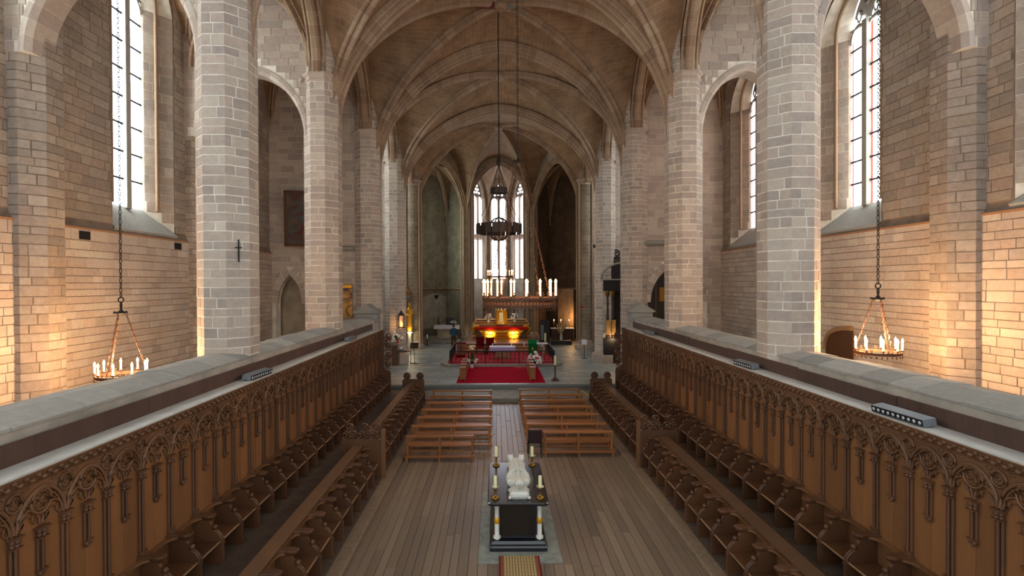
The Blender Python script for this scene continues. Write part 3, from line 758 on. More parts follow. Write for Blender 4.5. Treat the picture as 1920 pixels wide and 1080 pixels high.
# central chapel with its three stained windows
Q = [(-2.7, 46.8), (-2.55, 49.9), (-.78, 52.7), (1.45, 52.7), (3.2, 49.9), (3.35, 46.8)]
t = thing('wall_apse', 'stone walls of the central chapel around the three bright windows', 'wall'); t['kind'] = 'structure'
for i, (a, b) in enumerate(zip(Q, Q[1:])):
    if i in (0, 4): quad_wall('wall_face', a, b, ZF - .1, 17.5, 'far_wall', t, .4); continue
    A = Vector((*a, 0)); B = Vector((*b, 0)); d = B - A; L = d.length; d.normalize(); n = Vector((-d.y, d.x, 0))
    # wall with a pointed opening
    c = L / 2; h = .72 if i == 2 else .78; z0, zs_, ri = 5.6, 13.6, 1.5
    mb = MB(); us = [c + h * sin(pi / 2 * q / 10) for q in range(-10, 11)]
    pl = lambda q: (lambda u, v: tuple(A + d * u + n * q + Vector((0, 0, v))))
    strip_wall(mb, us, lambda u: zs_ + ri * g((u - c) / h), lambda u: 17.5, pl(0), pl(.4))
    strip_wall(mb, [0, c - h], lambda u: 0.2, lambda u: 17.5, pl(0), pl(.4)); strip_wall(mb, [c + h, L], lambda u: 0.2, lambda u: 17.5, pl(0), pl(.4))
    strip_wall(mb, [c - h, c + h], lambda u: 0.2, lambda u: z0, pl(0), pl(.4)); mb.build('wall_face', 'far_wall', t)
    nm = ['', 'left', 'centre', 'right'][i]; mid = A.lerp(B, .5)
    w = thing(f'window_{9 + i}', f'tall two-light stained window, the {nm} one of the three behind the altar', 'window', (mid.x, mid.y, z0)); w['kind'] = 'structure'
    def P(u, v, q): return tuple(A + d * u + n * q + Vector((0, 0, v)) - Vector((mid.x, mid.y, z0)))
    # glazing: small panes in two lights and two tiers, tracery above
    lw = h - .1
    for sx in (-1, 1):
        ua, ub = sorted((c + sx * .13, c + sx * (h - .04)))
        for tier, (za, zb, m) in enumerate(((5.7, 9.35, 5), (9.95, 13.3, 5))):
            hz = (zb - za) / m
            for k in range(m):
                mb = MB(); mb.prism([(ua, za + k * hz + .012), (ub, za + k * hz + .012), (ub, za + (k + 1) * hz - .012), (ua, za + (k + 1) * hz - .012)], lambda u, v: P(u, v, .1), lambda u, v: P(u, v, .13)); mb.build('pane', 'apse_pane', w)
            # arched tip
            mb = MB(); mb.prism([(ua, zb)] + [(ua + (ub - ua) * (1 - cos(pi * k / 6)) / 2, zb + .3 * sin(pi * k / 6)) for k in range(1, 6)] + [(ub, zb)], lambda u, v: P(u, v, .1), lambda u, v: P(u, v, .13)); mb.build('pane', 'apse_pane', w)
    for du, dz, r in ((-.36, 13.95, .1), (0, 14.0, .1), (.36, 13.95, .1), (-.17, 14.28, .11), (.17, 14.28, .11), (0, 14.62, .12), (0, 14.88, .06)):
        mb = MB(); mb.prism([(c + du * h / .75 + r * cos(2 * pi * k / 10), dz + r * sin(2 * pi * k / 10)) for k in range(10)], lambda u, v: P(u, v, .1), lambda u, v: P(u, v, .13)); mb.build('pane', 'apse_pane', w)
    mb = MB(); mb.prism([(c - h, z0)] + [(u, zs_ + ri * g((u - c) / h)) for u in us] + [(c + h, z0)], lambda u, v: P(u, v, .14), lambda u, v: P(u, v, .24)); mb.build('tracery_plate', 'dark_wall', w)
    mb = MB(); mb.tube([P(c, z0, .04), P(c, 13.6, .04)], .12, 6)
    for zz in (9.65,):
        mb.tube([P(c - h, zz, .06), P(c + h, zz, .06)], .12, 6)
        for q in (-.5, .5): mb.tube([P(c + q * h * 1.0 + .2 * cos(2 * pi * k / 12), zz + .2 * sin(2 * pi * k / 12), .05) for k in range(12)], .06, 5, closed=True)
    mb.build('mullion', 'rib_stone', w)
    for sx in (-1, 1):
        mb = MB(); mb.tube([P(c + sx * (h + .14), z0 - 4, -.12), P(c + sx * (h + .14), 13.6, -.12)], .09, 6); mb.build('jamb_shaft', 'rib_stone', w)
cb = (.32, 48.6, 16.4)
for a, b in zip(Q + [Q[0]], Q[1:] + [Q[0], Q[0]]):
    if a != b: sector(cb, a, b, 12.0, 15.6, 2.2, 8)
sector(cb, Q[-1], Q[0], 12.0, 15.6, 2.2, 8)
for q in Q: rib('chapel_rib', ceil, half_rib_pts(cb, q, 12.0), scale_prof(PROF_D, .65), .6)
rib('chapel_arch', t, arch_pts((*P6[-1], 0), (*P6[1], 0), 11.4, 4.5), scale_prof(PROF_T, .8), .5)

def over_arch(p0, p1, zs_, ri, parent):
    A = Vector((*p0, 0)); B = Vector((*p1, 0)); d = B - A; L = d.length; d.normalize(); n = Vector((-d.y, d.x, 0)); c = h = L / 2
    mb = MB(); us = [c + h * sin(pi / 2 * q / 12) for q in range(-12, 13)]
    strip_wall(mb, us, lambda u: zs_ + ri * g((u - c) / h), lambda u: 18.6, lambda u, v: tuple(A + d * u + Vector((0, 0, v))), lambda u, v: tuple(A + d * u + n * .35 + Vector((0, 0, v)))); mb.build('wall_over_arch', 'far_wall', parent)
over_arch((-6.1, 40.3), P6[-1], 10.4, 4.85, CH[-1]); over_arch(P6[1], (6.75, 40.3), 10.4, 4.85, CH[1]); over_arch(P6[-1], P6[1], 11.4, 4.45, t)
# ---- floors
SX = 0.48                                  # centre line of the choir furniture
FX0, FX1 = -2.76, 3.78
mb = MB(); mb.box(-12, 12.2, -4.0, 25.4, -.3, -.03)
mb.box(FX0 - 2.4, FX1 + 2.4, 1.0, 23.5, -.03, -.012)
fl = mb.build('floor', 'plank_joint'); struct(fl, 'grey-brown plank floor of the choir', 'floor')
bl = []; x = FX0; rg = random.Random(2); pad = [9, -9]
while x < FX1 - .03:
    wdt = min(rg.uniform(.15, .2), FX1 - x); y = 4.0 - rg.uniform(0, 2.5)
    while y < 23.5:
        l = rg.uniform(2.0, 4.2); a, b = max(4.0, y), min(23.5, y + l); y += l
        if b - a < .1: continue
        segs = [(a, b)]
        if x + wdt > -.3 and x < 1.15:      # stone pad under the tomb
            pad = [min(pad[0], x), max(pad[1], x + wdt)]
            segs = [(p, q) for p, q in ((a, min(b, 9.95)), (max(a, 13.3), b)) if q - p > .05]
        for p, q in segs: bl.append(frame((x + wdt / 2, (p + q) / 2, -.012), (0, 1, 0), (-1, 0, 0), (0, 0, 1), q - p - .005, wdt - .006, .012))
    x += wdt
emit_blocks(fl, (0, 0, 0), bl, 'plank', 'plank', 300, 'plank_field')
b = MB(); b.box(pad[0], pad[1], 9.95, 13.3, -.02, .006); b.build('tomb_border', 'pad_stone', fl)
# pale mitred beam round the border
# kerbs
for s in (-1, 1):
    x0, x1 = (FX0 - .28, FX0) if s < 0 else (FX1, FX1 + .28)
    b = MB(); b.cbox(x0, x1, 4.0, 23.0, -.02, .1, .015); o = b.build(f'trim_{1 if s < 0 else 2}', 'kerb'); struct(o, f'pale worn timber kerb edging the {SIDE[s]} stalls', 'kerb')
# two steps up to the crossing
b = MB(); b.box(-12, 12.2, 23.5, 25.5, -.2, .155); b.cbox(-3.3, 4.15, 23.46, 25.5, .1, .17, .012); o = b.build('floor_landing', 'step_stone'); struct(o, 'pale stone landing step between the pews and the crossing', 'step')
b = MB(); b.box(-12, 12.2, 25.4, 54, -.2, ZF - .02); b.cbox(-3.5, 4.3, 25.36, 25.8, .1, ZF + .004, .015); cf = b.build('floor_crossing', 'paving_joint'); struct(cf, 'worn grey stone paving of the crossing', 'floor')
bl = []; y = 25.8; rg = random.Random(8)
while y < 46:
    h = rg.uniform(.5, .8); x = -6.4 - rg.uniform(0, .8)
    while x < 6.9:
        l = rg.uniform(.6, 1.5)
        bl.append(frame((x + l / 2, y + h / 2, ZF - .02), (1, 0, 0), (0, 1, 0), (0, 0, 1), l - .02, h - .02, .02)); x += l
    y += h
emit_blocks(cf, (0, 0, 0), bl, 'paving', 'paving_stone', 300, 'far_paving')
for (x, y, a) in ((-3.42, 24.4, 8), (4.12, 24.5, -8)):
    b = MB(); b.box(-.04, .04, -.55, .55, 0, .004); o = b.build('floor_tape', 'yellow_tape', loc=(x, y, .172), rz=R(-a)); tag(o, f'strip of yellow tape on the step beside the {"left" if x < 0 else "right"} stalls', 'tape')

# ---- stall platforms, enclosure walls with coping
SB = {-1: -5.17, 1: 5.94}       # back plane of the upper stalls
LBK = {-1: -3.6, 1: 4.58}       # back plane of the lower stalls
UZ = .5; LZ = .12; PITCH = .68
Y_END = {-1: 23.31, 1: 23.9}
for s in (-1, 1):
    a, b_ = sorted((SB[s] + s * .3, LBK[s] + s * .14)); b = MB(); b.box(a, b_, 3.0, Y_END[s] + .05, 0, UZ)
    o = b.build('stall_platform', 'platform'); tag(o, f'dark wooden walkway platform under the {SIDE[s]} upper stalls', 'platform')
    a, b_ = sorted((LBK[s] - s * .0, FX0 - .28 if s < 0 else FX1 + .28)); b = MB(); b.box(a, b_, 3.0, 23.0, 0, LZ)
    o = b.build('footing', 'platform'); tag(o, f'low wooden footing under the {SIDE[s]} lower stalls', 'platform')
    # wall behind the stalls
    xin = SB[s] + s * .42; xout = SB[s] + s * 1.22
    a, b_ = sorted((xin, xout)); mb = MB(); mb.box(a, b_, 3.0, 24.6, 0, 3.58); w = mb.build(f'wall_choir_{SIDE[s]}', 'plaster'); struct(w, f'low plastered choir wall behind the {SIDE[s]} stalls', 'wall')
    y = 3.0; rg = random.Random(70 + s)
    while y < 24.55:
        l = rg.uniform(.55, 1.25); y1 = min(24.6, y + l); jz = rg.uniform(-.015, .015); jx = rg.uniform(-.015, .015)
        pr = [(xin - s * (.03 + jx), 3.57), (xin - s * (.03 + jx), 3.605 + jz), (xin + s * .12, 3.66 + jz), ((xin + xout) / 2, 3.725 + jz), (xout + s * .05, 3.68 + jz), (xout + s * .06, 3.57)]
        mb = MB(); mb.prism(pr, lambda p, q: (p, y + .008, q), lambda p, q: (p, y1 - .008, q)); mb.build('coping_stone', 'coping', w); y = y1
    # end post with gable
    mb = MB(); a, b_ = sorted((xin - s * .12, xout + s * .1)); mb.box(a, b_, 24.6, 25.3, 0, 3.9); cx = (a + b_) / 2
    mb.prism([(a - .08, 3.88), (b_ + .08, 3.88), (b_ + .08, 3.95), (cx, 4.3), (a - .08, 3.95)], lambda p, q: (p, 24.5, q), lambda p, q: (p, 25.4, q)); mb.build('gabled_post', 'coping', w)

# ================================================================== CHOIR STALLS
def spiral(cy, cz, r, turns=1.6, a0=0, dirn=1, n=22, x=0.0, plane='xz', c3=None):
    out = []
    for k in range(n + 1):
        q = k / n; a = a0 + dirn * turns * 2 * pi * q; rr = r * (1 - .8 * q)
        out.append((cy + rr * cos(a), cz + rr * sin(a)))
    return out
def arc2(c, h, zs_, ri, n=14): return [(c + h * sin(-pi / 2 + pi * k / n), zs_ + ri * g(sin(-pi / 2 + pi * k / n))) for k in range(n + 1)]
def shaft_cluster(mb, y, z0, z1, r, base, cap):
    for dy, dx in ((-.038, .045), (0, .07), (.038, .045)):
        mb.tube([(dx, y + dy, z0), (dx, y + dy, z1)], r, 6)
    mb.box(.02, .05, y - .05, y + .05, z0, z1)
    if cap:
        for q in range(3):
            yy = y - .04 + .04 * q
            mb.sphere((.085 if q == 1 else .065, yy, z1 - .02), .03, 6, 4); mb.sphere((.085 if q == 1 else .065, yy, z1 - .065), .026, 6, 4)
        mb.box(.02, .11, y - .075, y + .075, z1 + .005, z1 + .03); mb.box(.02, .1, y - .065, y + .065, z1 - .1, z1 - .085)
    if base == 'foot':
        mb.box(.02, .1, y - .065, y + .065, z0, z0 + .05); mb.box(.02, .095, y - .06, y + .06, z0 + .09, z0 + .105)
        for q in range(3): mb.tube([(.075, y - .04 + .04 * q, z0), (.075, y - .04 + .04 * q, z0 + .11)], .02, 6)
    elif base == 'drop':
        mb.box(.02, .095, y - .055, y + .055, z0 + .02, z0 + .04)
        for q in (-1, 0, 1): mb.sphere((.06, y + .03 * q, z0 - .005), .028, 6, 4)
        mb.sphere((.055, y, z0 - .04), .025, 6, 4)
ST = {}
mb = MB(); mb.cbox(0, .022, .004, .336, .78, 2.56, .004); ST['plank'] = mb.mesh('back_plank', 'oak_panel')
mb = MB(); shaft_cluster(mb, 0, .81, 2.05, .021, 'foot', True); ST['column'] = mb.mesh('column', 'oak_shaft')
mb = MB(); shaft_cluster(mb, 0, 1.53, 2.02, .015, 'drop', True); ST['pendant'] = mb.mesh('pendant', 'oak_shaft')
mb = MB()
us = [.345 * sin(pi / 2 * q / 10) for q in range(-10, 11)]
strip_wall(mb, us, lambda u: 2.1 + .4 * g(u / .345), lambda u: 2.56, lambda u, v: (.022, u, v), lambda u, v: (.05, u, v))
for sc_, r, x in ((.97, .022, .06), (.86, .013, .05)):
    mb.tube([(x, y, z) for y, z in arc2(0, .34 * sc_, 2.1, .4 * sc_)], r, 5)
for q in (-1, 1):
    mb.tube([(.05, y, z) for y, z in arc2(q * .165, .15, 2.08, .2, 10)], .014, 5)
    mb.tube([(.045, y, z) for y, z in arc2(q * .165, .11, 2.08, .13, 8)], .009, 4)
    for e in (-1, 1):      # cusps
        mb.tube([(.045, q * .165 + e * .1, 2.1), (.045, q * .165 + e * .055, 2.15), (.045, q * .165 + e * .07, 2.2)], .011, 4)
    mb.tube([(.045, q * .2 + .035 * cos(2 * pi * k / 8), 2.33 + .035 * sin(2 * pi * k / 8)) for k in range(8)], .01, 4, closed=True)
mb.tube([(.058, .135 * cos(2 * pi * k / 18), 2.335 + .135 * sin(2 * pi * k / 18)) for k in range(18)], .018, 5, closed=True)
mb.tube([(.052, .105 * cos(2 * pi * k / 14), 2.335 + .105 * sin(2 * pi * k / 14)) for k in range(14)], .008, 4, closed=True)
for k in range(4):
    cy, cz = .056 * cos(k * pi / 2), 2.335 + .056 * sin(k * pi / 2)
    mb.tube([(.045, cy + .042 * cos(2 * pi * j / 10), cz + .042 * sin(2 * pi * j / 10)) for j in range(10)], .01, 4, closed=True)
ST['tracery'] = mb.mesh('tracery', 'oak_carved')
mb = MB()
mb.tube([(.062, .095 * cos(2 * pi * k / 16), 2.43 + .095 * sin(2 * pi * k / 16)) for k in range(16)], .017, 5, closed=True)
mb.tube([(.058, .065 * cos(2 * pi * k / 12), 2.43 + .065 * sin(2 * pi * k / 12)) for k in range(12)], .01, 4, closed=True)
mb.tube([(.055, y, z) for y, z in spiral(0, 2.43, .04, 1.2, n=10)], .01, 4); mb.sphere((.05, 0, 2.43), .02, 6, 4)
for q in (-1, 1):
    mb.sphere((.05, q * .07, 2.3), .022, 6, 4); mb.sphere((.05, q * .12, 2.52), .022, 6, 4); mb.sphere((.05, q * .18, 2.53), .02, 6, 4)
ST['rosette'] = mb.mesh('spandrel_rosette', 'oak_carved')
# shoulder rail with a scooped front edge
def rail(z, w0):
    mb = MB(); o = []
    for k in range(13):
        t = -1 + k / 6; o.append((w0 + .2 * abs(t) ** 4.0, .34 * t))
    mb.prism([(-.01, -.34)] + o + [(-.01, .34)], lambda x, y: (x, y, z), lambda x, y: (x, y, z + .035))
    return mb
ST['rail'] = rail(.775, .1).mesh('shoulder_rail', 'oak_seat')
mb = MB(); mb.box(.0, .03, -.335, .335, .02, .775); mb.tube([(.035, -.3, .74), (.035, .3, .74)], .012, 5); ST['lowback'] = mb.mesh('seat_back', 'oak_seat')
mb = MB(); mb.cbox(.03, .47, -.31, .31, .36, .395, .008)
mb.lathe([(.02, .29), (.1, .31), (.12, .36)], (.3, 0, 0), 10)
ST['seat'] = mb.mesh('seat', 'oak_dark')
mb = MB(); mb.tube([(.48, -.31, .385), (.48, .31, .385)], .017, 6); ST['lip'] = mb.mesh('seat_lip', 'oak_lip')
# dividing cheek between two seats
out = [(.02, 0), (.5, 0), (.52, .03), (.52, .36), (.515, .4), (.5, .45), (.465, .51), (.42, .555), (.375, .575), (.345, .6), (.33, .64), (.325, .68), (.3, .72), (.31, .8), (.02, .8)]
mb = MB(); mb.prism(out, lambda x, z: (x, -.03, z), lambda x, z: (x, .03, z)); 
for q in (-1, 1): mb.tube([(x, q * .028, z) for x, z in out[3:9]], .014, 5)
mb.box(.485, .535, -.04, .04, 0, .06); mb.tube([(.525, 0, .06), (.525, 0, .36)], .018, 6); mb.box(.49, .54, -.038, .038, .34, .37)
ST['cheek'] = mb.mesh('divider', 'oak_dark')
mb = MB(); mb.sphere((.385, 0, .625), .045, 8, 6); mb.sphere((.385, 0, .58), .026, 6, 4); ST['knob'] = mb.mesh('knob', 'oak_dark')
capo = [(.0, -.1), (.2, -.07), (.3, -.09), (.385, -.05), (.4, 0), (.385, .05), (.3, .09), (.2, .07), (.0, .1)]
mb = MB(); mb.loft([[(x * .9, y * .6, .76) for x, y in capo], [(x * .96, y * .85, .79) for x, y in capo], [(x, y, .81) for x, y in capo], [(x, y, .835) for x, y in capo], [(x * .97, y * .9, .845) for x, y in capo]]); ST['cap'] = mb.mesh('shoulder_cap', 'oak_dark')

def make_stall(upper):
    t = thing('choir_stall', 'x', 'stall')
    if upper:
        for q in (0, 1): obj('back_plank', ST['plank'], t, loc=(0, -.34 + .34 * q, 0))
        obj('column', ST['column'], t, loc=(0, -.34, 0)); obj('pendant', ST['pendant'], t); obj('tracery', ST['tracery'], t); obj('spandrel_rosette', ST['rosette'], t, loc=(0, -.34, 0))
    obj('shoulder_rail', ST['rail'], t); obj('seat_back', ST['lowback'], t); se = obj('seat', ST['seat'], t); obj('seat_lip', ST['lip'], se)
    d = obj('divider', ST['cheek'], t, loc=(0, -.34, 0)); obj('knob', ST['knob'], d); obj('shoulder_cap', ST['cap'], d)
    return t
upper0 = make_stall(True); lower0 = make_stall(False)
first = {True: True, False: True}
def place_stall(upper, x, y, s, label, group, z):
    src = upper0 if upper else lower0
    if first[upper]:
        first[upper] = False; src.location = (x, y, z); src.rotation_euler = (0, 0, 0 if s < 0 else pi); o = src
    else: o = copy_tree(src, (x, y, z), 0 if s < 0 else pi)
    o['label'] = label; o['group'] = group; return o
PART_Y = {-1: 14.15, 1: 14.9}
for s in (-1, 1):
    n_up = 27
    for i in range(n_up):
        place_stall(True, SB[s], Y_END[s] - PITCH * (i + .5), s, f'oak choir stall with traceried back, {ORD[i + 1]} from the altar end, {SIDE[s]} upper row', f'upper choir stalls on the {SIDE[s]}', UZ)
    i = 0; y = 22.95 - PITCH / 2
    while y - PITCH / 2 > PART_Y[s] + .02:
        i += 1; place_stall(False, LBK[s], y, s, f'low oak choir stall, {ORD[i]} from the altar end, {SIDE[s]} front row', f'lower choir stalls on the {SIDE[s]} by the pews', LZ); y -= PITCH
    y = PART_Y[s] - .12 - PITCH / 2; i = 0
    while y > 7.0:
        i += 1; place_stall(False, LBK[s], y, s, f'low oak choir stall, {ORD[i]} nearer the camera than the carved partition, {SIDE[s]} front row', f'lower choir stalls on the {SIDE[s]} by the tomb', LZ); y -= PITCH
    yl = y + PITCH / 2
    # continuous members
    S = SB[s]; X = lambda lx: S - s * lx
    y0, y1 = Y_END[s] - PITCH * n_up - .02, Y_END[s] + .02
    t = thing('stall_cornice', f'carved oak cornice with leaf frieze along the top of the {SIDE[s]} stalls', 'cornice', (S, y1, 3.04))
    pr = [(-.02, 0), (.06, .01), (.075, .05), (.1, .065), (.115, .14), (.15, .155), (.15, .18), (-.02, .18)]
    mb = MB(); mb.prism(pr, lambda p, q: (-s * p, y0 - y1, q), lambda p, q: (-s * p, 0, q)); mb.build('moulding', 'oak_carved', t)
    mb = MB(); y = y0 - y1 + .04; k = 0; rg = random.Random(4)
    while y < -.03:
        zc = .1 + .022 * (-1) ** k
        mb.sphere((-s * .115, y, zc), .03, 6, 4, (1, 1.25, 1)); mb.sphere((-s * .11, y + .035, .12 - .03 * (-1) ** k), .017, 5, 3); y += .075; k += 1
    o = mb.build('leaf_frieze', 'oak_carved', t); o['kind'] = 'stuff'
    t = thing('stall_shelf', f'pale dusty top board of the {SIDE[s]} stalls below the choir wall', 'shelf', (S, y1, 3.22))
    yy = y0; rg = random.Random(s + 6)
    while yy < y1 - .05:
        l = rg.uniform(2.2, 3.2); ye = min(y1, yy + l); a, b_ = sorted((s * .25, -s * .15)); mb = MB(); mb.box(a, b_, yy + .004 - y1, ye - .004 - y1, 0, .022); mb.build('shelf_board', 'shelf', t); yy = ye
    t = thing('backing_board', f'dark brown upright board behind the top shelf of the {SIDE[s]} stalls', 'board', (S, y1, 3.242))
    yy = y0
    while yy < y1 - .05:
        l = rg.uniform(2.6, 4.2); ye = min(y1, yy + l); a, b_ = sorted((s * .215, s * .245)); mb = MB(); mb.box(a, b_, yy + .006 - y1, ye - .006 - y1, 0, .25 + rg.uniform(-.012, .012)); mb.build('board', 'board_dark', t); yy = ye
    a, b_ = sorted((X(-.25), X(-.43))); mb = MB(); mb.box(a, b_, y0, 24.6, 3.1, 3.44); mb.build('plaster_ledge', 'plaster', bpy.data.objects[f'wall_choir_{SIDE[s]}'])
    # tall carved end panel by the crossing
    t = thing('stall_end', f'tall oak end panel with openwork scrolls closing the {SIDE[s]} upper stalls', 'panel', (S, Y_END[s] + .06, UZ))
    mb = MB(); mb.prism([(-.25, 0), (.56, 0), (.56, .86), (.5, .95), (.3, 1.0), (.26, 1.1), (.26, 2.6), (.3, 2.7), (.16, 2.72), (-.25, 2.72)], lambda p, q: (-s * p, -.05, q), lambda p, q: (-s * p, .05, q)); mb.build('panel', 'oak_dark', t)
    for k in range(4):
        mb = MB()
        mb.tube([(-s * p, 0, q) for p, q in spiral(.42 + .03 * (k % 2), 1.22 + .4 * k, .17, 1.7, pi, 1 if k % 2 else -1)], .035, 6)
        mb.tube([(-s * p, 0, q) for p, q in ((.27, 1.05 + .4 * k), (.36, 1.02 + .4 * k), (.5, 1.06 + .4 * k), (.55, 1.0 + .4 * k))], .03, 6); mb.sphere((-s * .42, 0, 1.22 + .4 * k), .06, 8, 5)
        mb.build('scroll', 'oak_dark', t)
    # low row: desk, ends and the carved partition
    L = LBK[s]
    for nm, ya, yb in (('farther', PART_Y[s] + .05, 22.95), ('nearer', yl, PART_Y[s] - .1)):
        t = thing('reading_desk', f'long oak desk shelf behind the {nm} {SIDE[s]} front row stalls', 'desk', (L, ya, LZ))
        def bx(a, b_, z0, z1, name, m, c=.0):
            p, q = sorted((s * a, s * b_)); mb = MB(); mb.box(p, q, 0, yb - ya, z0, z1); mb.build(name, m, t)
        bx(-.005, .03, 0, .83, 'desk_front', 'oak_seat'); bx(.1, .13, 0, .86, 'desk_back', 'oak_dark')
        mb = MB(); mb.prism([(-.09, .845), (-.09, .87), (.16, .89), (.16, .865)], lambda p, q: (s * p, 0, q), lambda p, q: (s * p, yb - ya, q)); mb.build('desk_top', 'desk', t)
    def low_end(y, label, carved):
        t = thing('stall_end', label, 'panel', (L, y, LZ))
        o1 = [(-.44, 0), (.54, 0), (.54, .35), (.5, .5), (.5, .95), (.46, 1.0), (-.4, 1.0), (-.44, .95)]
        if carved: o1 = [(-.5, 0), (.56, 0), (.56, .98), (.5, 1.02), (-.46, 1.02), (-.5, .98)]
        mb = MB(); mb.prism(o1, lambda p, q: (-s * p, -.045, q), lambda p, q: (-s * p, .045, q)); mb.build('panel', 'oak_dark', t)
        if not carved:
            for c in (-.24, .32):
                mb = MB(); mb.lathe([(.13, -.06), (.16, -.03), (.16, .03), (.13, .06)], (-s * c, 0, 1.13), 12, T=Matrix.Rotation(pi / 2, 3, 'X')); mb.tube([(-s * p, -.07, q) for p, q in spiral(c, 1.13, .13, 1.5)], .025, 5); mb.build('volute', 'oak_dark', t)
        else:
            for c in (-.3, .1, .42):
                mb = MB()
                for q in (-1, 1): mb.tube([(-s * p, 0, z) for p, z in spiral(c + q * .1, 1.13 + .03 * q, .13, 1.6, pi / 2, q)], .034, 6)
                mb.tube([(-s * p, 0, z) for p, z in spiral(c, 1.33, .12, 1.4, -pi / 2, 1)], .03, 6); mb.sphere((-s * c, 0, 1.18), .06, 7, 5); mb.build('scroll', 'oak_dark', t)
            mb = MB(); a, b_ = sorted((-s * .55, -s * .66)); mb.cbox(a, b_, -.05, .05, -.02, 1.28, .012); mb.build('post', 'oak_seat', t)
    low_end(23.05, f'low oak end panel with twin volutes, altar end of the {SIDE[s]} front stalls', False)
    low_end(PART_Y[s] - .03, f'carved oak partition crowned with scrolls across the {SIDE[s]} front stalls', True)

# ================================================================== TOMB
TX, TY0, TY1 = .43, 10.3, 12.66
t = thing('tomb', 'black marble tomb chest with white corner columns under the effigy', 'tomb', (TX, (TY0 + TY1) / 2, 0.006))
hl = (TY1 - TY0) / 2
def rrect(w, h, r, z, n=4):
    o = []
    for cx, cy, a0 in ((w - r, h - r, 0), (-w + r, h - r, pi / 2), (-w + r, -h + r, pi), (w - r, -h + r, 3 * pi / 2)):
        for k in range(n + 1): a = a0 + pi / 2 * k / n; o.append((cx + r * cos(a), cy + r * sin(a), z))
    return o
mb = MB(); mb.loft([rrect(.57, hl - .06, .05, 0), rrect(.57, hl - .06, .05, .07), rrect(.55, hl - .08, .05, .1), rrect(.56, hl - .07, .05, .14), rrect(.53, hl - .1, .05, .19), rrect(.47, hl - .16, .03, .22)]); mb.build('plinth', 'black_marble', t)
mb = MB(); mb.box(-.4, .4, -hl + .22, hl - .22, .2, .88); mb.build('chest', 'black_marble', t)
for y in (-hl + .215, hl - .215):
    mb = MB(); mb.cbox(-.33, .33, y - .012, y + .012, .26, .84, .006); mb.build('end_panel', 'black_marble', t)
for sx in (-1, 1):
    for sy in (-1, 1):
        mb = MB(); mb.lathe([(.075, .2), (.075, .25), (.046, .27), (.043, .82), (.075, .86), (.075, .89)], (sx * .42, sy * (hl - .2), 0), 12); c = mb.build('column', 'white_marble', t)
        mb = MB(); mb.lathe([(.046, .5), (.056, .52), (.056, .6), (.046, .62)], (sx * .42, sy * (hl - .2), 0), 12); mb.build('gilt_band', 'gold', c)
mb = MB(); mb.loft([rrect(.5, hl - .1, .05, .87), rrect(.56, hl - .03, .07, .9), rrect(.595, hl, .09, .92), rrect(.6, hl, .09, .955), rrect(.585, hl - .015, .09, .975)]); mb.build('slab', 'black_marble', t)
SLAB_Z = .981
# effigy: head with tiara toward the camera, feet away on two small lions
E = thing('effigy', 'white marble recumbent effigy of a robed figure with tiara lying on the tomb', 'statue', (TX + .03, 11.45, SLAB_Z))
mb = MB(); mb.loft([rrect(.17, .17, .05, 0), rrect(.2, .2, .08, .05), rrect(.2, .2, .08, .09), rrect(.16, .16, .08, .14)]); cu = mb.build('cushion', 'white_marble', E, loc=(0, -.78, 0))
for a, b in ((-1, -1), (1, -1), (-1, 1), (1, 1)): mb = MB(); mb.sphere((a * .19, b * .19, .035), .035, 6, 5); mb.build('tassel', 'white_marble', cu)
body = MB()
def ell(y, w, h, z0, n=18, sq=.75):
    o = []
    for k in range(n):
        a = 2 * pi * k / n; c, s_ = cos(a), sin(a)
        o.append((w * math.copysign(abs(c) ** sq, c), y, z0 + h / 2 + h / 2 * math.copysign(abs(s_) ** sq, s_)))
    return o
body.loft([ell(-.56, .1, .12, .1), ell(-.5, .19, .17, .03), ell(-.4, .225, .2, 0), ell(-.2, .2, .23, 0), ell(0, .22, .27, 0), ell(.2, .2, .25, 0), ell(.45, .185, .23, 0), ell(.65, .18, .21, 0), ell(.8, .16, .22, 0), ell(.86, .1, .12, .03)], smooth=True)
body.sphere((0, -.68, .22), .098, 12, 9, (.88, 1.15, 1)); body.sphere((0, -.66, .31), .022, 6, 5, (.8, 1.6, 1)); body.tube([(0, -.6, .18), (0, -.5, .16)], .07, 8)
for sx in (-1, 1):
    body.tube([(sx * .17, -.44, .14), (sx * .2, -.25, .13), (sx * .185, -.1, .18), (sx * .11, -.1, .27), (sx * .03, -.17, .33)], [.07, .062, .055, .045, .032], 8)
    body.sphere((sx * .095, -.69, .22), .025, 6, 5); body.sphere((sx * .036, -.7, .302), .014, 6, 4)
    for k in range(4): body.tube([(sx * .02, -.18, .33), (sx * (.016 + .004 * k), -.26 + .008 * abs(k - 1), .352 - .012 * k), (sx * .012, -.31 + .012 * abs(k - 1), .362 - .014 * k)], [.012, .011, .008], 5)
    body.tube([(sx * .025, -.17, .335), (sx * .03, -.21, .36), (sx * .022, -.24, .368)], [.012, .011, .009], 5)
    body.sphere((sx * .07, .86, .16), .06, 8, 6, (.8, .8, 1.5))
    for k in range(5): body.tube([(sx * (.05 + .03 * k), -.05, .275 - .012 * k), (sx * (.045 + .026 * k), .3, .255 - .015 * k), (sx * (.04 + .026 * k), .78, .225 - .018 * k)], .012, 5)
body.tube([(0, -.45, .25), (0, -.2, .3)], .03, 6); body.tube([(0, .0, .29), (0, .4, .27), (0, .75, .24)], .028, 6)
o = body.build('figure', 'white_marble', E); md = o.modifiers.new('fuse', 'REMESH'); md.mode = 'VOXEL'; md.voxel_size = .011; md.use_smooth_shade = True
Tt = Matrix.Rotation(R(78), 3, 'X')
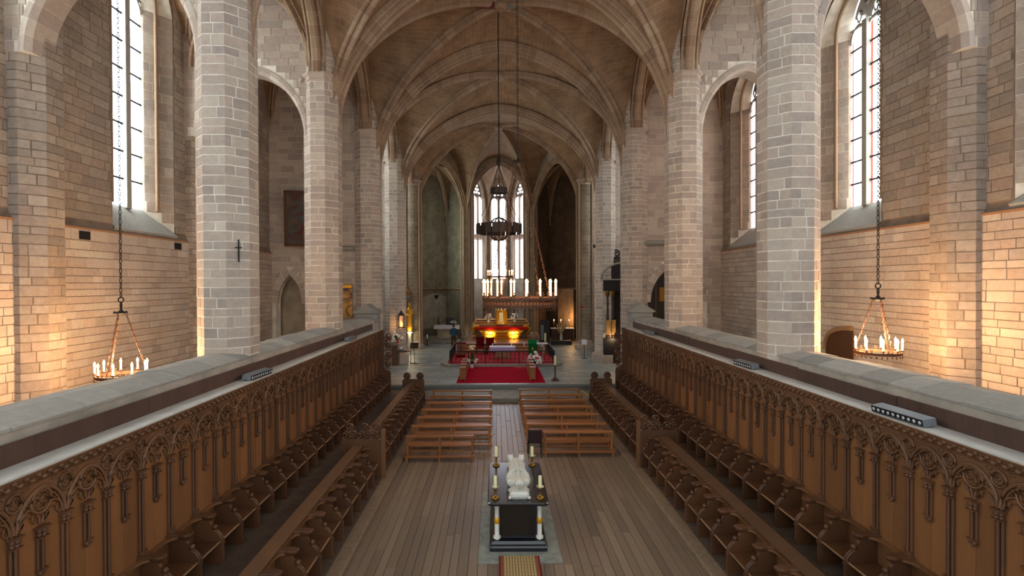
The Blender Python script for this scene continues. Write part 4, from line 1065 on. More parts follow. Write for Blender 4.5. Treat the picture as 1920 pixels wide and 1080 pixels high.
mb = MB(); mb.lathe([(.092, -.02), (.102, 0), (.102, .03), (.094, .04), (.092, .08), (.1, .085), (.096, .11), (.082, .12), (.078, .15), (.084, .155), (.078, .175), (.05, .21), (.02, .225), (.03, .24), (.012, .265)], (0, -.72, .235), 16, T=Tt); mb.build('tiara', 'white_marble', E)
for sx in (-1, 1):
    lo_ = MB(); lo_.sphere((sx * .13, .98, .08), .1, 10, 7, (.75, 1.2, .8)); lo_.sphere((sx * .13, .92, .2), .075, 9, 7); lo_.sphere((sx * .13, .85, .185), .042, 8, 6); lo_.tube([(sx * .13, .95, .12), (sx * .13, .92, .2)], .075, 8)
    for q in (-1, 1): lo_.sphere((sx * .13 + q * .05, .93, .27), .022, 6, 4); lo_.tube([(sx * .13 + q * .05, .93, .08), (sx * .13 + q * .055, .86, .02), (sx * .13 + q * .055, .82, .02)], .03, 6)
    o = lo_.build('lion', 'white_marble', E); md = o.modifiers.new('fuse', 'REMESH'); md.mode = 'VOXEL'; md.voxel_size = .012; md.use_smooth_shade = True
# four candlesticks
def candlestick(x, y, label):
    t = thing('candlestick', label, 'candlestick', (x, y, SLAB_Z), 0, 'candlesticks on the tomb')
    mb = MB(); mb.lathe([(.08, 0), (.085, .012), (.075, .03), (.035, .05), (.018, .07), (.024, .1), (.018, .12), (.02, .16), (.035, .18), (.022, .2), (.022, .21)], n=14); mb.build('stem', 'brass', t)
    mb = MB(); mb.lathe([(.02, .205), (.07, .215), (.082, .235), (.075, .235), (.03, .222)], n=14); mb.build('drip_pan', mat_plain('tin', (170, 166, 150), .3, .8) if 'tin' not in bpy.data.materials else bpy.data.materials['tin'], t)
    mb = MB(); mb.lathe([(.034, .21), (.034, .43), (.028, .445), (.01, .45)], n=12); c = mb.build('candle', 'wax', t)
    mb = MB(); mb.tube([(0, 0, .445), (0, 0, .468)], .004, 5); mb.build('wick', 'iron', c)
for x, y, w in ((.0, 12.45, 'far left'), (.84, 12.45, 'far right'), (-.02, 10.55, 'near left'), (.87, 10.55, 'near right')):
    candlestick(x, y, f'brass candlestick with ivory candle on the {w} corner of the tomb')
# runner carpet in front of the tomb
def mat_rug():
    m, nt, b = nodes_of('runner'); tc = N(nt, 'ShaderNodeTexCoord'); ch = N(nt, 'ShaderNodeTexChecker'); ch.inputs['Scale'].default_value = 26
    mp = N(nt, 'ShaderNodeMapping'); mp.inputs['Rotation'].default_value = (0, 0, pi / 4)
    nt.links.new(tc.outputs['Object'], mp.inputs['Vector']); nt.links.new(mp.outputs['Vector'], ch.inputs['Vector'])
    ch.inputs['Color1'].default_value = (*lin((184, 158, 104)), 1); ch.inputs['Color2'].default_value = (*lin((120, 88, 54)), 1)
    nt.links.new(ch.outputs['Color'], b.inputs['Base Color']); b.inputs['Roughness'].default_value = .95; return m
t = thing('runner_rug', 'tan patterned runner rug with red edges at the foot of the tomb', 'rug', (.43, 10.2, .004))
mb = MB(); mb.box(-.3, .3, -6, 0, 0, .008); mb.build('field', mat_rug(), t)
for a in (-1, 1):
    mb = MB(); mb.box(*sorted((a * .3, a * .36)), -6, 0, 0, .009); mb.build('border', mat_plain('rug_brown', (128, 70, 48), .95) if 'rug_brown' not in bpy.data.materials else bpy.data.materials['rug_brown'], t)
    mb = MB(); mb.box(*sorted((a * .36, a * .385)), -6, 0, 0, .008); mb.build('edge', 'red_velvet', t)

# ================================================================== PEWS
def pew(x0, x1, y, label, side):
    W = x1 - x0; t = thing('pew', label, 'pew', ((x0 + x1) / 2, y, 0), 0, f'pews on the {side}')
    h = W / 2
    mb = MB(); mb.cbox(-h, h, -.08, .08, .685, .735, .008); mb.build('top_rail', 'pew', t)
    mb = MB(); mb.cbox(-h + .03, h - .03, .06, .4, .39, .43, .008); mb.build('seat', 'pew', t)
    mb = MB(); mb.cbox(-h - .03, h + .03, -.2, -.04, .13, .17, .008); mb.build('kneeler', 'pew', t)
    for x in (-h + .05, 0, h - .05):
        mb = MB(); mb.cbox(x - .03, x + .03, -.05, .03, 0, .69, .006); mb.build('post', 'pew', t)
        mb = MB(); mb.box(x - .025, x + .025, .32, .38, 0, .39); mb.build('leg', 'pew', t)
        mb = MB(); mb.box(x - .025, x + .025, .03, .32, .33, .39); mb.build('bearer', 'pew', t)
        mb = MB(); mb.box(x - .03, x + .03, -.19, -.05, 0, .13); mb.build('kneeler_foot', 'pew', t)
    mb = MB(); mb.box(-h + .08, h - .08, .33, .36, .15, .21); mb.build('stretcher', 'pew', t)
yl_ = [22.5, 21.4, 20.3, 19.15, 18.05, 16.95, 15.8]; yr_ = [22.7, 21.65, 20.65, 19.55, 18.4, 17.15, 16.2]
for i in range(7):
    pew(-2.68, -.16 if i < 6 else -.66, yl_[i], f'wooden pew in the {ORD[i + 1]} row from the altar, left of the aisle', 'left')
    pew(.98 if i < 6 else 1.44, 3.56, yr_[i], f'wooden pew in the {ORD[i + 1]} row from the altar, right of the aisle', 'right')
# dark chair at the aisle end of the right pews
t = thing('chair', 'dark upholstered metal chair beside the nearest right pew', 'chair', (1.17, 16.15, 0))
mb = MB(); mb.cbox(-.2, .2, -.2, -.16, .5, .84, .02); mb.build('backrest', mat_plain('dark_seat', (44, 22, 24), .8), t)
mb = MB(); mb.cbox(-.2, .2, -.18, .22, .43, .48, .02); mb.build('seat', 'dark_seat' if 'dark_seat' in M else bpy.data.materials['dark_seat'], t)
for a in (-1, 1):
    for b, z in ((-.18, .84), (.2, .43)):
        mb = MB(); mb.tube([(a * .2, b, z), (a * .2, b - (.03 if b < 0 else 0), 0)], .012, 6); mb.build('leg', 'iron', t)

# ================================================================== CHANDELIERS
def chain(mb, a, b, link=.07, r=.006):
    a = Vector(a); b = Vector(b); d = b - a; n = max(1, int(d.length / link)); t = d.normalized()
    e1 = t.cross(Vector((0, 1, .03))).normalized(); e2 = t.cross(e1)
    for k in range(n):
        c = a + d * ((k + .5) / n); e = e1 if k % 2 else e2; L = d.length / n * .66
        mb.tube([c + t * (L * sin(q * pi / 3)) + e * (link * .24 * cos(q * pi / 3)) for q in range(6)], r, 3, False, True)
def chandelier(x, y, z, rad, n, ch, bh, hub_h, top, label, watts, big=False, lit=True, hubx=0.0):
    """z is the top of the ring; hub_h height of the hub above the ring; top is the height it hangs from"""
    t = thing('chandelier', label, 'chandelier', (x, y, z))
    iron = 'rust_iron'
    m = 40
    def ringband(r, z0, z1, th, name, mat):
        mb = MB(); rings = []
        for k in range(m):
            a = 2 * pi * k / m; c, s_ = cos(a), sin(a)
            rings.append([((r + th) * c, (r + th) * s_, z0), ((r + th) * c, (r + th) * s_, z1), ((r - th) * c, (r - th) * s_, z1), ((r - th) * c, (r - th) * s_, z0)])
        mb.loft(rings, closed=True); return mb.build(name, mat, t)
    if big:
        ringband(rad, -.07, 0, .03, 'upper_ring', iron); ringband(rad, -.28, -.2, .02, 'lower_ring', iron)
        mb = MB(); q = 64
        for k in range(q):
            a = 2 * pi * k / q; c, s_ = cos(a), sin(a); e = Vector((-s_, c, 0)); o = Vector((c * rad, s_ * rad, 0))
            mb.tube([o + e * .035 + Vector((0, 0, -.07)), o - e * .01 + Vector((0, 0, -.12)), o + e * .03 + Vector((0, 0, -.16)), o - e * .03 + Vector((0, 0, -.2))], .011, 4)
            mb.tube([o - e * .035 + Vector((0, 0, -.07)), o + e * .01 + Vector((0, 0, -.12)), o - e * .03 + Vector((0, 0, -.16)), o + e * .03 + Vector((0, 0, -.2))], .011, 4)
            mb.tube([o + Vector((0, 0, -.28)), o + e * .02 + Vector((0, 0, -.33)), o + Vector((0, 0, -.38)), o - e * .02 + Vector((0, 0, -.33)), o + Vector((0, 0, -.28))], .009, 4)
        mb.build('fretwork', iron, t)
    else:
        ringband(rad, -bh, 0, .012, 'ring', iron)
        mb = MB(); q = 28
        for k in range(q):
            a = 2 * pi * k / q; mb.sphere((rad * cos(a), rad * sin(a), -bh - .03), .02, 6, 4); mb.sphere((rad * cos(a), rad * sin(a), -bh - .055), .012, 5, 3)
        mb.build('drop_trim', iron, t)
    # florets between the candles
    for k in range(n):
        a = 2 * pi * (k + .5) / n; mb = MB(); o = (rad * cos(a), rad * sin(a)); f = 1.5 if big else .8
        mb.tube([(o[0], o[1], -.02), (o[0], o[1], .06 * f)], .008, 4)
        for j in range(5):
            b = 2 * pi * j / 5; e = Vector((-sin(a), cos(a), 0)) * cos(b) * .03 * f; mb.sphere((o[0] + e.x, o[1] + e.y, .06 * f + .03 * f * sin(b)), .016 * f, 5, 3)
        mb.build('floret', iron, t)
    for k in range(n):
        a = 2 * pi * k / n + .12; o = (rad * cos(a), rad * sin(a), 0); f = 1.3 if big else 1
        mb = MB(); mb.lathe([(.012, -.03), (.012, .02), (.04 * f, .03), (.04 * f, .045), (.024 * f, .05)], o, 8); cu = mb.build('candle_cup', iron, t)
        mb = MB(); mb.lathe([(.019 * f, .04), (.019 * f, ch), (.008, ch + .005)], o, 8)
        cd = mb.build('candle', M['candle_lit'] if lit else M['wax_white'], t)
        if lit:
            mb = MB(); mb.lathe([(.008, 0), (.024 * f, .025), (.024 * f, .05), (.012, .085), (.002, .11)], (o[0], o[1], ch + .005), 8); mb.build('flame', 'flame', cd)
    # chains and hub
    hub = Vector((hubx, 0, hub_h))
    nc = 4 if big else 3
    for k in range(nc):
        mb = MB(); a = 2 * pi * k / nc + (.5 if big else pi / 6); chain(mb, (rad * cos(a), rad * sin(a), 0), hub + Vector((.09 * cos(a), .09 * sin(a), 0)), .07 if not big else .1, .008 if not big else .012); mb.build('chain', iron, t)
    mb = MB(); mb.lathe([(.02, .25), (.03, .18), (.02, .1), (.05, .05), (.11, .03), (.11, 0), (.03, -.03)], tuple(hub), 10)
    for k in range(5):
        a = 2 * pi * k / 5; mb.sphere((hub.x + .12 * cos(a), hub.y + .12 * sin(a), hub.z + .02), .035, 6, 4)
    mb.tube([hub + Vector((.06 * cos(2 * pi * k / 10), 0, .31 + .06 * sin(2 * pi * k / 10))) for k in range(10)], .015, 5, True, True); mb.build('hub', 'iron', t)
    mb = MB(); chain(mb, hub + Vector((0, 0, .36)), (hub.x, 0, top - z), .11, .011); mb.build('hanging_chain', 'iron', t)
    if lit:
        for k in range(4):
            a = pi / 4 + pi / 2 * k; ld = bpy.data.lights.new('candle_glow', 'POINT'); ld.energy = watts / 4; ld.color = (1.0, .6, .3); ld.shadow_soft_size = .05
            lo_ = bpy.data.objects.new('candle_glow', ld); col.objects.link(lo_); lo_.parent = t; lo_.location = (rad * .8 * cos(a), rad * .8 * sin(a), ch + .12)
    return t
M['candle_lit'] = mat_plain('candle_lit', (250, 232, 205), .5, emis=((255, 205, 150), 1.6))
chandelier(-8.5, 12.1, 3.22, .5, 9, .2, .07, 1.38, 12.6, 'ring chandelier with lit candles hanging in the left aisle', 300)
chandelier(8.68, 12.1, 3.67, .445, 9, .2, .07, 1.17, 12.6, 'ring chandelier with lit candles hanging in the right aisle', 320)
chandelier(.72, 15.8, 4.83, 1.08, 16, .42, .4, 4.0, 17.0, 'large ring chandelier with many lit candles above the pews', 120, True, hubx=-.04)
chandelier(.33, 36.0, 5.72, .85, 10, .3, .08, 3.5, 16.9, 'small ring chandelier with lit candles high before the altar', 60)

# dark unlit crown light
t = thing('corona', 'dark unlit iron crown light hanging high on a rope before the windows', 'chandelier', (.16, 22.75, 7.35))
def hoop(r, z0, z1, n, name, par):
    mb = MB()
    for k in range(n):
        a0, a1 = 2 * pi * k / n, 2 * pi * (k + .92) / n; ri = r * (1.0 if k % 2 else .95)
        p = [(ri * cos(a0), ri * sin(a0)), (ri * cos(a1), ri * sin(a1)), ((ri - .04) * cos(a1), (ri - .04) * sin(a1)), ((ri - .04) * cos(a0), (ri - .04) * sin(a0))]
        mb.loft([[(x, y, z0) for x, y in p], [(x, y, z1) for x, y in p]])
    return mb.build(name, 'dark_bronze', par)
M['dark_bronze'] = mat_plain('dark_bronze', (58, 46, 36), .5, .5)
hoop(.98, 0, .42, 20, 'hoop', t)
for k in range(6):
    mb = MB(); a = pi * k / 6; mb.tube([(.45 * cos(q) * cos(a), .45 * cos(q) * sin(a), .2 + .5 * sin(q)) for q in [2 * pi * j / 16 for j in range(16)]], .018, 5, closed=True); mb.build('globe_band', 'dark_bronze', t)
mb = MB()
for k in range(12): a = 2 * pi * k / 12; mb.tube([(.45 * cos(a), .45 * sin(a), .2), (.95 * cos(a), .95 * sin(a), .2)], .014, 4)
mb.build('spokes', 'dark_bronze', t)
o = hoop(.38, 1.72, 1.95, 12, 'upper_hoop', t)
mb = MB()
for k in range(8):
    a = 2 * pi * k / 8; mb.tube([(.95 * cos(a), .95 * sin(a), .4), (.62 * cos(a), .62 * sin(a), 1.0), (.38 * cos(a), .38 * sin(a), 1.75)], .012, 4); mb.tube([(.36 * cos(a), .36 * sin(a), 1.9), (0, 0, 2.9)], .012, 4)
mb.build('stays', 'dark_bronze', t)
mb = MB(); mb.lathe([(.03, 2.85), (.09, 2.95), (.1, 3.1), (.05, 3.25), (.025, 3.3)], n=8); mb.build('hub', 'iron', t)
mb = MB(); mb.tube([(0, 0, 3.2), (0, 0, 9.4)], .022, 6); mb.build('rope', 'iron', t)

# ================================================================== SANCTUARY
t = thing('red_carpet', 'bright red carpet laid before the sanctuary rail', 'carpet', (.2, 28.6, ZF))
mb = MB(); mb.box(-2.15, 2.25, -2.45, 2.6, 0, .012); mb.build('pile', 'red_carpet', t)
mb = MB(); mb.box(.9, 2.0, 2.0, 2.6, .012, .016); mb.build('patch', mat_plain('red_patch', (186, 36, 48), .95), t)
RX0, RX1, RY0, RY1 = -2.6, 3.35, 31.3, 36.2
# platform with cut corners and carpet
out = [(-2.85, 31.15), (3.55, 31.15), (4.0, 31.9), (4.0, 36.6), (-3.3, 36.6), (-3.3, 31.9)]
mb = MB(); mb.prism(out, lambda x, y: (x, y, ZF - .01), lambda x, y: (x, y, ZF + .15)); sp = mb.build('floor_sanctuary', 'step_stone'); struct(sp, 'raised stone sanctuary platform behind the rail', 'platform')
out2 = [(-2.62, 31.42), (3.35, 31.42), (3.62, 32.0), (3.62, 36.4), (-2.9, 36.4), (-2.9, 32.0)]
mb = MB(); mb.prism(out2, lambda x, y: (x, y, ZF + .15), lambda x, y: (x, y, ZF + .16)); o = mb.build('sanctuary_carpet', 'pink_carpet'); tag(o, 'faded red carpet covering the raised platform inside the rail', 'carpet')
SZ = ZF + .16
# wooden steps to the high altar
t = thing('altar_steps', 'wide wooden steps rising to the golden altar', 'steps', (.35, 36.4, SZ))
for k in range(3):
    mb = MB(); mb.cbox(-2.8 + .12 * k, 2.85 - .12 * k, .5 * k, 7.6, 0 if k == 0 else .17 * k - .01, .17 * (k + 1), .015); mb.build('step', 'pew', t)
AZ = SZ + .51
# railing: posts, top bar, scroll panels
def rail_run(p0, p1, label):
    A = Vector((*p0, SZ)); B = Vector((*p1, SZ)); d = B - A; L = d.length; d.normalize(); ang = atan2(d.y, d.x)
    t = thing('altar_rail', label, 'railing', tuple(A), ang)
    mb = MB(); mb.tube([(0, 0, .74), (L, 0, .74)], .03, 6); mb.build('top_bar', 'iron', t); mb = MB(); mb.tube([(0, 0, .1), (L, 0, .1)], .02, 6); mb.build('bottom_bar', 'iron', t)
    n = max(1, round(L / 1.0))
    for k in range(n + 1):
        mb = MB(); mb.tube([(L * k / n, 0, 0), (L * k / n, 0, .74)], .028, 6); mb.build('post', 'iron', t)
    q = int(n * 4)
    for k in range(q):
        if k % 4 == 0: continue
        x = L * k / q; mb = MB(); mb.tube([(x, 0, .1), (x, 0, .74)], .012, 4)
        for z, sg in ((.3, 1), (.54, -1)): mb.tube([(x + .06 + p, 0, z + q_) for p, q_ in spiral(0, 0, .06, 1.2, pi, sg, 8)], .01, 4)
        mb.build('scroll_baluster', 'iron', t)
rail_run((RX0, RY0 + .05), (RX1, RY0 + .05), 'black iron communion rail across the front of the sanctuary')
rail_run((RX0 - .12, RY0 + .2), (-2.75, 36.3), 'black iron rail along the left side of the sanctuary')
rail_run((RX1 + .12, RY0 + .2), (3.5, 36.3), 'black iron rail along the right side of the sanctuary')

# high altar
t = thing('high_altar', 'golden baroque altar table with curved sides lit from below', 'altar', (.43, 41.0, AZ))
def hexa(w, y0, y1, z): return [(-w, y0, z), (w, y0, z), (w, y1, z), (-w, y1, z)]
mb = MB(); mb.loft([hexa(1.35, -.42, .4, 0), hexa(1.38, -.44, .4, .08), hexa(1.3, -.36, .4, .12), hexa(1.42, -.42, .4, .3), hexa(1.62, -.52, .4, .52), hexa(1.66, -.5, .4, .62), hexa(1.6, -.42, .4, .72), hexa(1.72, -.5, .4, .8), hexa(1.72, -.5, .4, .86)]); mb.build('altar_body', 'gold', t)
for x in (-1.1, 0, 1.1):
    mb = MB(); mb.tube([(x + p, -.5, .42 + q) for p, q in spiral(0, 0, .2, 1.6)], .03, 6); mb.tube([(x - .45, -.46, .25), (x - .2, -.5, .3), (x + .2, -.5, .3), (x + .45, -.46, .25)], .03, 6); mb.build('gilt_ornament', 'gold', t)
for a in (-1, 1):
    mb = MB(); mb.tube([(a * (2.0 + p), -.1, .64 + q) for p, q in ((-.3, .3), (.05, .3), (.18, .1), (.02, -.15), (-.1, -.35), (.1, -.5))], [.1, .13, .15, .13, .1, .12], 8); mb.build('side_scroll', 'gold', t)
tc_ = thing('altar_cloth', 'red cloth with fringe on the golden altar table', 'altar cloth', (.43, 41.0, AZ + .862))
mb = MB(); mb.box(-1.95, 1.95, -.54, .4, 0, .02); mb.build('top', 'red_cloth', tc_)
mb = MB(); n = 24
mb.prism([(-1.95, .0)] + [(-1.95 + 3.9 * k / n, -.13 - .03 * (k % 2)) for k in range(n + 1)] + [(1.95, .0)], lambda x, z: (x, -.56, z), lambda x, z: (x, -.54, z)); mb.build('valance', 'red_cloth', tc_)
t = thing('gradine', 'moulded wooden shelves with gilt edges behind the golden altar', 'shelf', (.43, 41.9, AZ))
for k in range(3):
    mb = MB(); w = 2.2 - .12 * k; mb.box(-w, w, -.45 + .18 * k, .35, .9 + .17 * k if k else 0, 1.03 + .17 * k); c = mb.build('tier', 'oak_seat', t)
    mb = MB(); mb.cbox(-w - .04, w + .04, -.5 + .18 * k, .38, 1.03 + .17 * k, 1.07 + .17 * k, .01); mb.build('gilt_edge', 'gold', c)
GZ = AZ + 1.07
t = thing('tabernacle', 'tall cylindrical golden tabernacle standing at the centre of the altar', 'tabernacle', (.43, 41.55, GZ))
mb = MB(); mb.lathe([(.46, 0), (.46, .06), (.4, .1), (.4, .95), (.46, 1.0), (.46, 1.06), (.3, 1.1)], n=20); mb.build('body', 'gold', t)
mb = MB(); mb.cbox(-.16, .16, -.44, -.38, .12, .92, .02); mb.build('door', mat_plain('pale_gold', (236, 206, 140), .25, .7), t)
for k in range(8):
    a = 2 * pi * k / 8; mb = MB(); mb.lathe([(.03, .08), (.03, .98)], (.42 * cos(a), .42 * sin(a), 0), 6); mb.build('colonnette', 'gold', t)
for k in range(5):
    mb = MB(); x = -.36 + .18 * k; mb.lathe([(.03, 1.06), (.06, 1.12), (.05, 1.2), (.02, 1.26)], (x, -.2, 0), 8); mb.sphere((x, -.2, 1.3), .045, 8, 6); mb.build('finial', 'white_marble' if k % 2 == 0 else 'gold', t)
for x in (-.85, .95):
    ld = bpy.data.lights.new('altar_spot', 'SPOT'); ld.energy = 70; ld.color = (1, .78, .42); ld.spot_size = R(95); ld.spot_blend = .7; ld.shadow_soft_size = .05
    f = thing('footlight', f'small lamp on the altar step lighting the {"left" if x < 0 else "right"} of the golden altar', 'lamp', (.43 + x, 40.15, AZ)); 
    mb = MB(); mb.box(-.08, .08, -.05, .05, 0, .05); mb.box(-.09, .09, -.07, -.05, 0, .07); mb.build('housing', 'black_plastic', f)
    lo_ = bpy.data.objects.new('altar_spot', ld); col.objects.link(lo_); lo_.parent = f; lo_.location = (0, 0, .1); lo_.rotation_euler = (R(120), 0, 0)
ld = bpy.data.lights.new('altar_top', 'SPOT'); ld.energy = 1500; ld.color = (1, .8, .5); ld.spot_size = R(14); ld.spot_blend = .8
f = thing('picture_light', 'small lamp aimed at the tabernacle from the right pier', 'lamp', (6.12, 33.1, 7.5)); mb = MB(); mb.lathe([(.06, -.1), (.08, .1), (.02, .12)], n=8); mb.build('housing', 'black_plastic', f)
lo_ = bpy.data.objects.new('altar_top', ld); col.objects.link(lo_); lo_.parent = f; dv = Vector((.43, 41.3, GZ + .5)) - Vector((6.12, 33.1, 7.5)); lo_.rotation_euler = dv.to_track_quat('-Z', 'Y').to_euler(); lo_.location = (-.1, .12, -.05)

def bouquet(x, y, z, r, h, label, colors, seed, vase='ceramic', vh=.25, n=34, tiers=1):
    t = thing('flower_arrangement', label, 'flowers', (x, y, z)); rg = random.Random(seed)
    mb = MB(); mb.lathe([(.3 * vh, 0), (.42 * vh, .05), (.5 * vh, vh * .6), (.36 * vh, vh * .85), (.46 * vh, vh)], n=10); mb.build('vase', vase, t)
    mb = MB(); mb.tube([(0, 0, vh * .5), (0, 0, h * .8)], .02, 5)
    for k in range(26):
        a = rg.uniform(0, 2 * pi); rr = rg.uniform(.2, 1) * r; zz = vh + rg.uniform(0, h - vh) * (1 - .4 * rr / r)
        b = Vector((rr * cos(a), rr * sin(a), zz)); c = Vector((0, 0, vh)); sd = Vector((-sin(a), cos(a), .2)) * r * .13; m_ = c.lerp(b, .65)
        mb.add([c, m_ + sd, b, m_ - sd], [(0, 1, 2, 3)])
    o = mb.build('foliage', 'leaf', t); o['kind'] = 'stuff'
    for k in range(n):
        a = rg.uniform(0, 2 * pi); rr = sqrt(rg.uniform(0, 1)) * r; f = rr / r
        zz = vh + (h - vh) * rg.uniform(.2, 1) * (1 - .55 * f)
        if tiers == 2: zz = vh + .05 + (h - vh) * (rg.choice([.12, .2, .8, .92])) ; rr *= (1 if zz < h * .5 else .6)
        pr = r * rg.uniform(.13, .2); mb = MB(); cx, cy = rr * cos(a), rr * sin(a)
        for j in range(5):
            b = 2 * pi * j / 5 + a; mb.sphere((cx + pr * .55 * cos(b), cy + pr * .3 * sin(b) - pr * .2, zz + pr * .55 * sin(b)), pr * .5, 5, 3)
        mb.build('blossom', rg.choice(colors), t)
    return t
bouquet(-1.0 + .43, 41.62, GZ + .08, .3, .95, 'white and red flowers in a vase left of the tabernacle', ['white_petal', 'white_petal', 'pink_petal'], 1)
bouquet(1.05 + .43, 41.62, GZ + .08, .3, .95, 'white flowers in a vase right of the tabernacle', ['white_petal'], 2)
bouquet(-1.38, 30.72, ZF + .013, .34, 1.3, 'white two-tier flower arrangement at the left of the sanctuary rail', ['white_petal', 'white_petal', 'yellow_petal'], 3, vh=.22, tiers=2, n=40)
bouquet(2.2, 30.62, ZF + .013, .42, 1.05, 'broad bouquet of white lilies at the right of the sanctuary rail', ['white_petal'] * 7 + ['pink_petal'], 4, vh=.2, n=60)
# celebrant's altar
t = thing('small_altar', 'wooden altar table on a pedestal before the steps', 'altar', (.42, 33.8, SZ))
mb = MB(); mb.loft([hexa(.55, -.3, .3, 0), hexa(.55, -.3, .3, .06), hexa(.46, -.24, .24, .1), hexa(.4, -.2, .2, .62), hexa(.5, -.26, .26, .66)]); mb.build('pedestal', 'pew', t)
mb = MB(); mb.cbox(-.76, .76, -.38, .38, .66, .73, .01); mb.build('table_top', 'pew', t)
t = thing('tablecloth', 'white cloth with lilac fringe on the small altar', 'tablecloth', (.42, 33.8, SZ + .73))
mb = MB(); mb.box(-.8, .8, -.42, .42, 0, .012); mb.build('cloth_top', 'white_cloth', t)
mb = MB(); n = 30
mb.prism([(-.8, .01)] + [(-.8 + 1.6 * k / n, -.24 - .015 * (k % 2)) for k in range(n + 1)] + [(.8, .01)], lambda x, z: (x, -.435, z), lambda x, z: (x, -.42, z)); mb.build('front_drop', 'lilac_cloth', t)
for a in (-1, 1):
    mb = MB(); mb.prism([(-.42, .01), (.42, .01), (.44, -.3), (-.46, -.38)], lambda y, z: (a * .8, y, z), lambda y, z: (a * .815, y, z)); mb.build('side_drop', 'lilac_cloth', t)
for x in (-.62, .58):
    t = thing('candle', f'short white candle on the {"left" if x < 0 else "right"} of the small altar', 'candle', (.42 + x, 33.7, SZ + .742)); mb = MB(); mb.lathe([(.035, 0), (.035, .02), (.02, .03), (.02, .2), (.005, .21)], n=8); mb.build('wax', 'wax_white', t)
# lectern with green cloth
t = thing('lectern', 'lectern covered by a green cloth behind the bouquet', 'lectern', (2.28, 33.2, SZ))
mb = MB(); mb.lathe([(.2, 0), (.2, .04), (.05, .08), (.05, 1.0)], n=8); mb.build('post', 'pew', t)
mb = MB(); mb.prism([(-.18, .92), (.2, 1.14), (.2, 1.18), (-.18, .96)], lambda y, z: (-.27, y, z), lambda y, z: (.27, y, z)); mb.build('desk', 'pew', t)
mb = MB(); mb.prism([(-.23, .35), (-.21, .35), (-.19, .97), (.21, 1.19), (.21, 1.21), (-.22, .98)], lambda y, z: (-.26, y, z), lambda y, z: (.26, y, z)); gc = mb.build('green_cloth', 'green_cloth', t)
mb = MB(); mb.box(-.02, .02, -.245, -.225, .55, .8); mb.box(-.07, .07, -.245, -.225, .66, .7); mb.build('gold_cross', 'gold', gc)
# two candle stands by the lectern
for x in (1.72, 2.85):
    t = thing('candle_stand', f'thin white candle stand {"left" if x < 2 else "right"} of the green lectern', 'candlestick', (x, 32.4, SZ)); mb = MB(); mb.lathe([(.12, 0), (.1, .03), (.02, .06), (.018, .85), (.05, .87), (.05, .89)], n=8); mb.build('stem', 'metal_grey', t); mb = MB(); mb.lathe([(.025, .89), (.025, 1.1), (.006, 1.11)], n=8); mb.build('candle', 'wax_white', t)
# chairs and credence
def armchair(x, y, rz, label):
    t = thing('armchair', label, 'chair', (x, y, SZ), rz)
    mb = MB(); mb.cbox(-.26, .26, -.25, .25, .4, .48, .03); mb.build('seat', 'red_velvet', t); mb = MB(); mb.cbox(-.25, .25, .2, .27, .5, 1.1, .03); mb.build('backrest', 'red_velvet', t)
    for a in (-1, 1):
        for b in (-1, 1): mb = MB(); mb.box(a * .25 - .03, a * .25 + .03, b * .23 - .03, b * .23 + .03, 0, .42 if b < 0 else 1.15); mb.build('leg', 'black_wood', t)
        mb = MB(); mb.cbox(a * .25 - .035, a * .25 + .035, -.25, .22, .66, .71, .01); mb.build('armrest', 'black_wood', t)
armchair(-1.05, 36.0, 0, 'red velvet armchair left of the small altar by the steps')
armchair(-.35, 35.6, .2, 'low red velvet armchair just left of the small altar')
t = thing('prayer_stool', 'wooden prayer stool with a cross on its front, left inside the rail', 'stool', (-2.25, 34.6, SZ))
mb = MB(); mb.cbox(-.28, .28, -.04, .04, 0, .85, .01); mb.build('front', 'pew', t); mb = MB(); mb.cbox(-.32, .32, -.12, .2, .85, .9, .01); mb.build('shelf', 'red_velvet', t); mb = MB(); mb.box(-.03, .03, -.06, -.03, .3, .75); mb.box(-.13, .13, -.06, -.03, .52, .58); mb.build('cross', 'oak_dark', t); mb = MB(); mb.box(-.28, .28, -.55, -.04, 0, .12); mb.build('kneeler', 'red_velvet', t)
t = thing('credence_table', 'small side table under a white cloth at the right inside the rail', 'table', (3.05, 35.3, SZ))
for a in (-1, 1):
    for b in (-1, 1): mb = MB(); mb.box(a * .3 - .02, a * .3 + .02, b * .2 - .02, b * .2 + .02, 0, .74); mb.build('leg', 'oak_dark', t)
mb = MB(); mb.cbox(-.38, .38, -.28, .28, .72, .78, .01); mb.build('cloth', 'white_cloth', t)
t = thing('paschal_candle', 'pale thick candle on a stand at the right rear of the rail', 'candlestick', (3.35, 36.0, SZ)); mb = MB(); mb.lathe([(.14, 0), (.1, .05), (.03, .1), (.03, .75), (.07, .8)], n=8); mb.build('stem', 'brass', t); mb = MB(); mb.lathe([(.06, .8), (.06, 1.35), (.02, 1.37)], n=10); mb.build('candle', 'wax', t)
# kneeling stools on the carpet
for sx, x0 in ((-1, -1.68), (1, 1.86)):
    for k in range(4):
        y = 26.9 + .98 * k
        t = thing('kneeling_stool', f'narrow light-wood kneeling stool on the red carpet, {ORD[k + 1]} from the camera in the {"left" if sx < 0 else "right"} line', 'stool', (x0 + .015 * k * -sx * -1, y, ZF + .012), 0, f'kneeling stools on the carpet, {"left" if sx < 0 else "right"} line')
        mb = MB(); mb.cbox(-.15, .15, -.2, .22, .62, .67, .008); mb.build('top', 'pew', t)
        for a in (-1, 1): mb = MB(); mb.box(a * .12 - .015, a * .12 + .015, -.16, .18, 0, .62); mb.build('side', 'pew', t)
        mb = MB(); mb.box(-.105, .105, -.15, -.13, .05, .62); mb.build('panel', 'pew', t); mb = MB(); mb.cbox(-.15, .15, .2, .5, .14, .18, .008); mb.build('step', 'pew', t)
        mb = MB(); mb.box(-.14, .14, .2, .48, 0, .14); mb.build('step_base', 'pew', t)
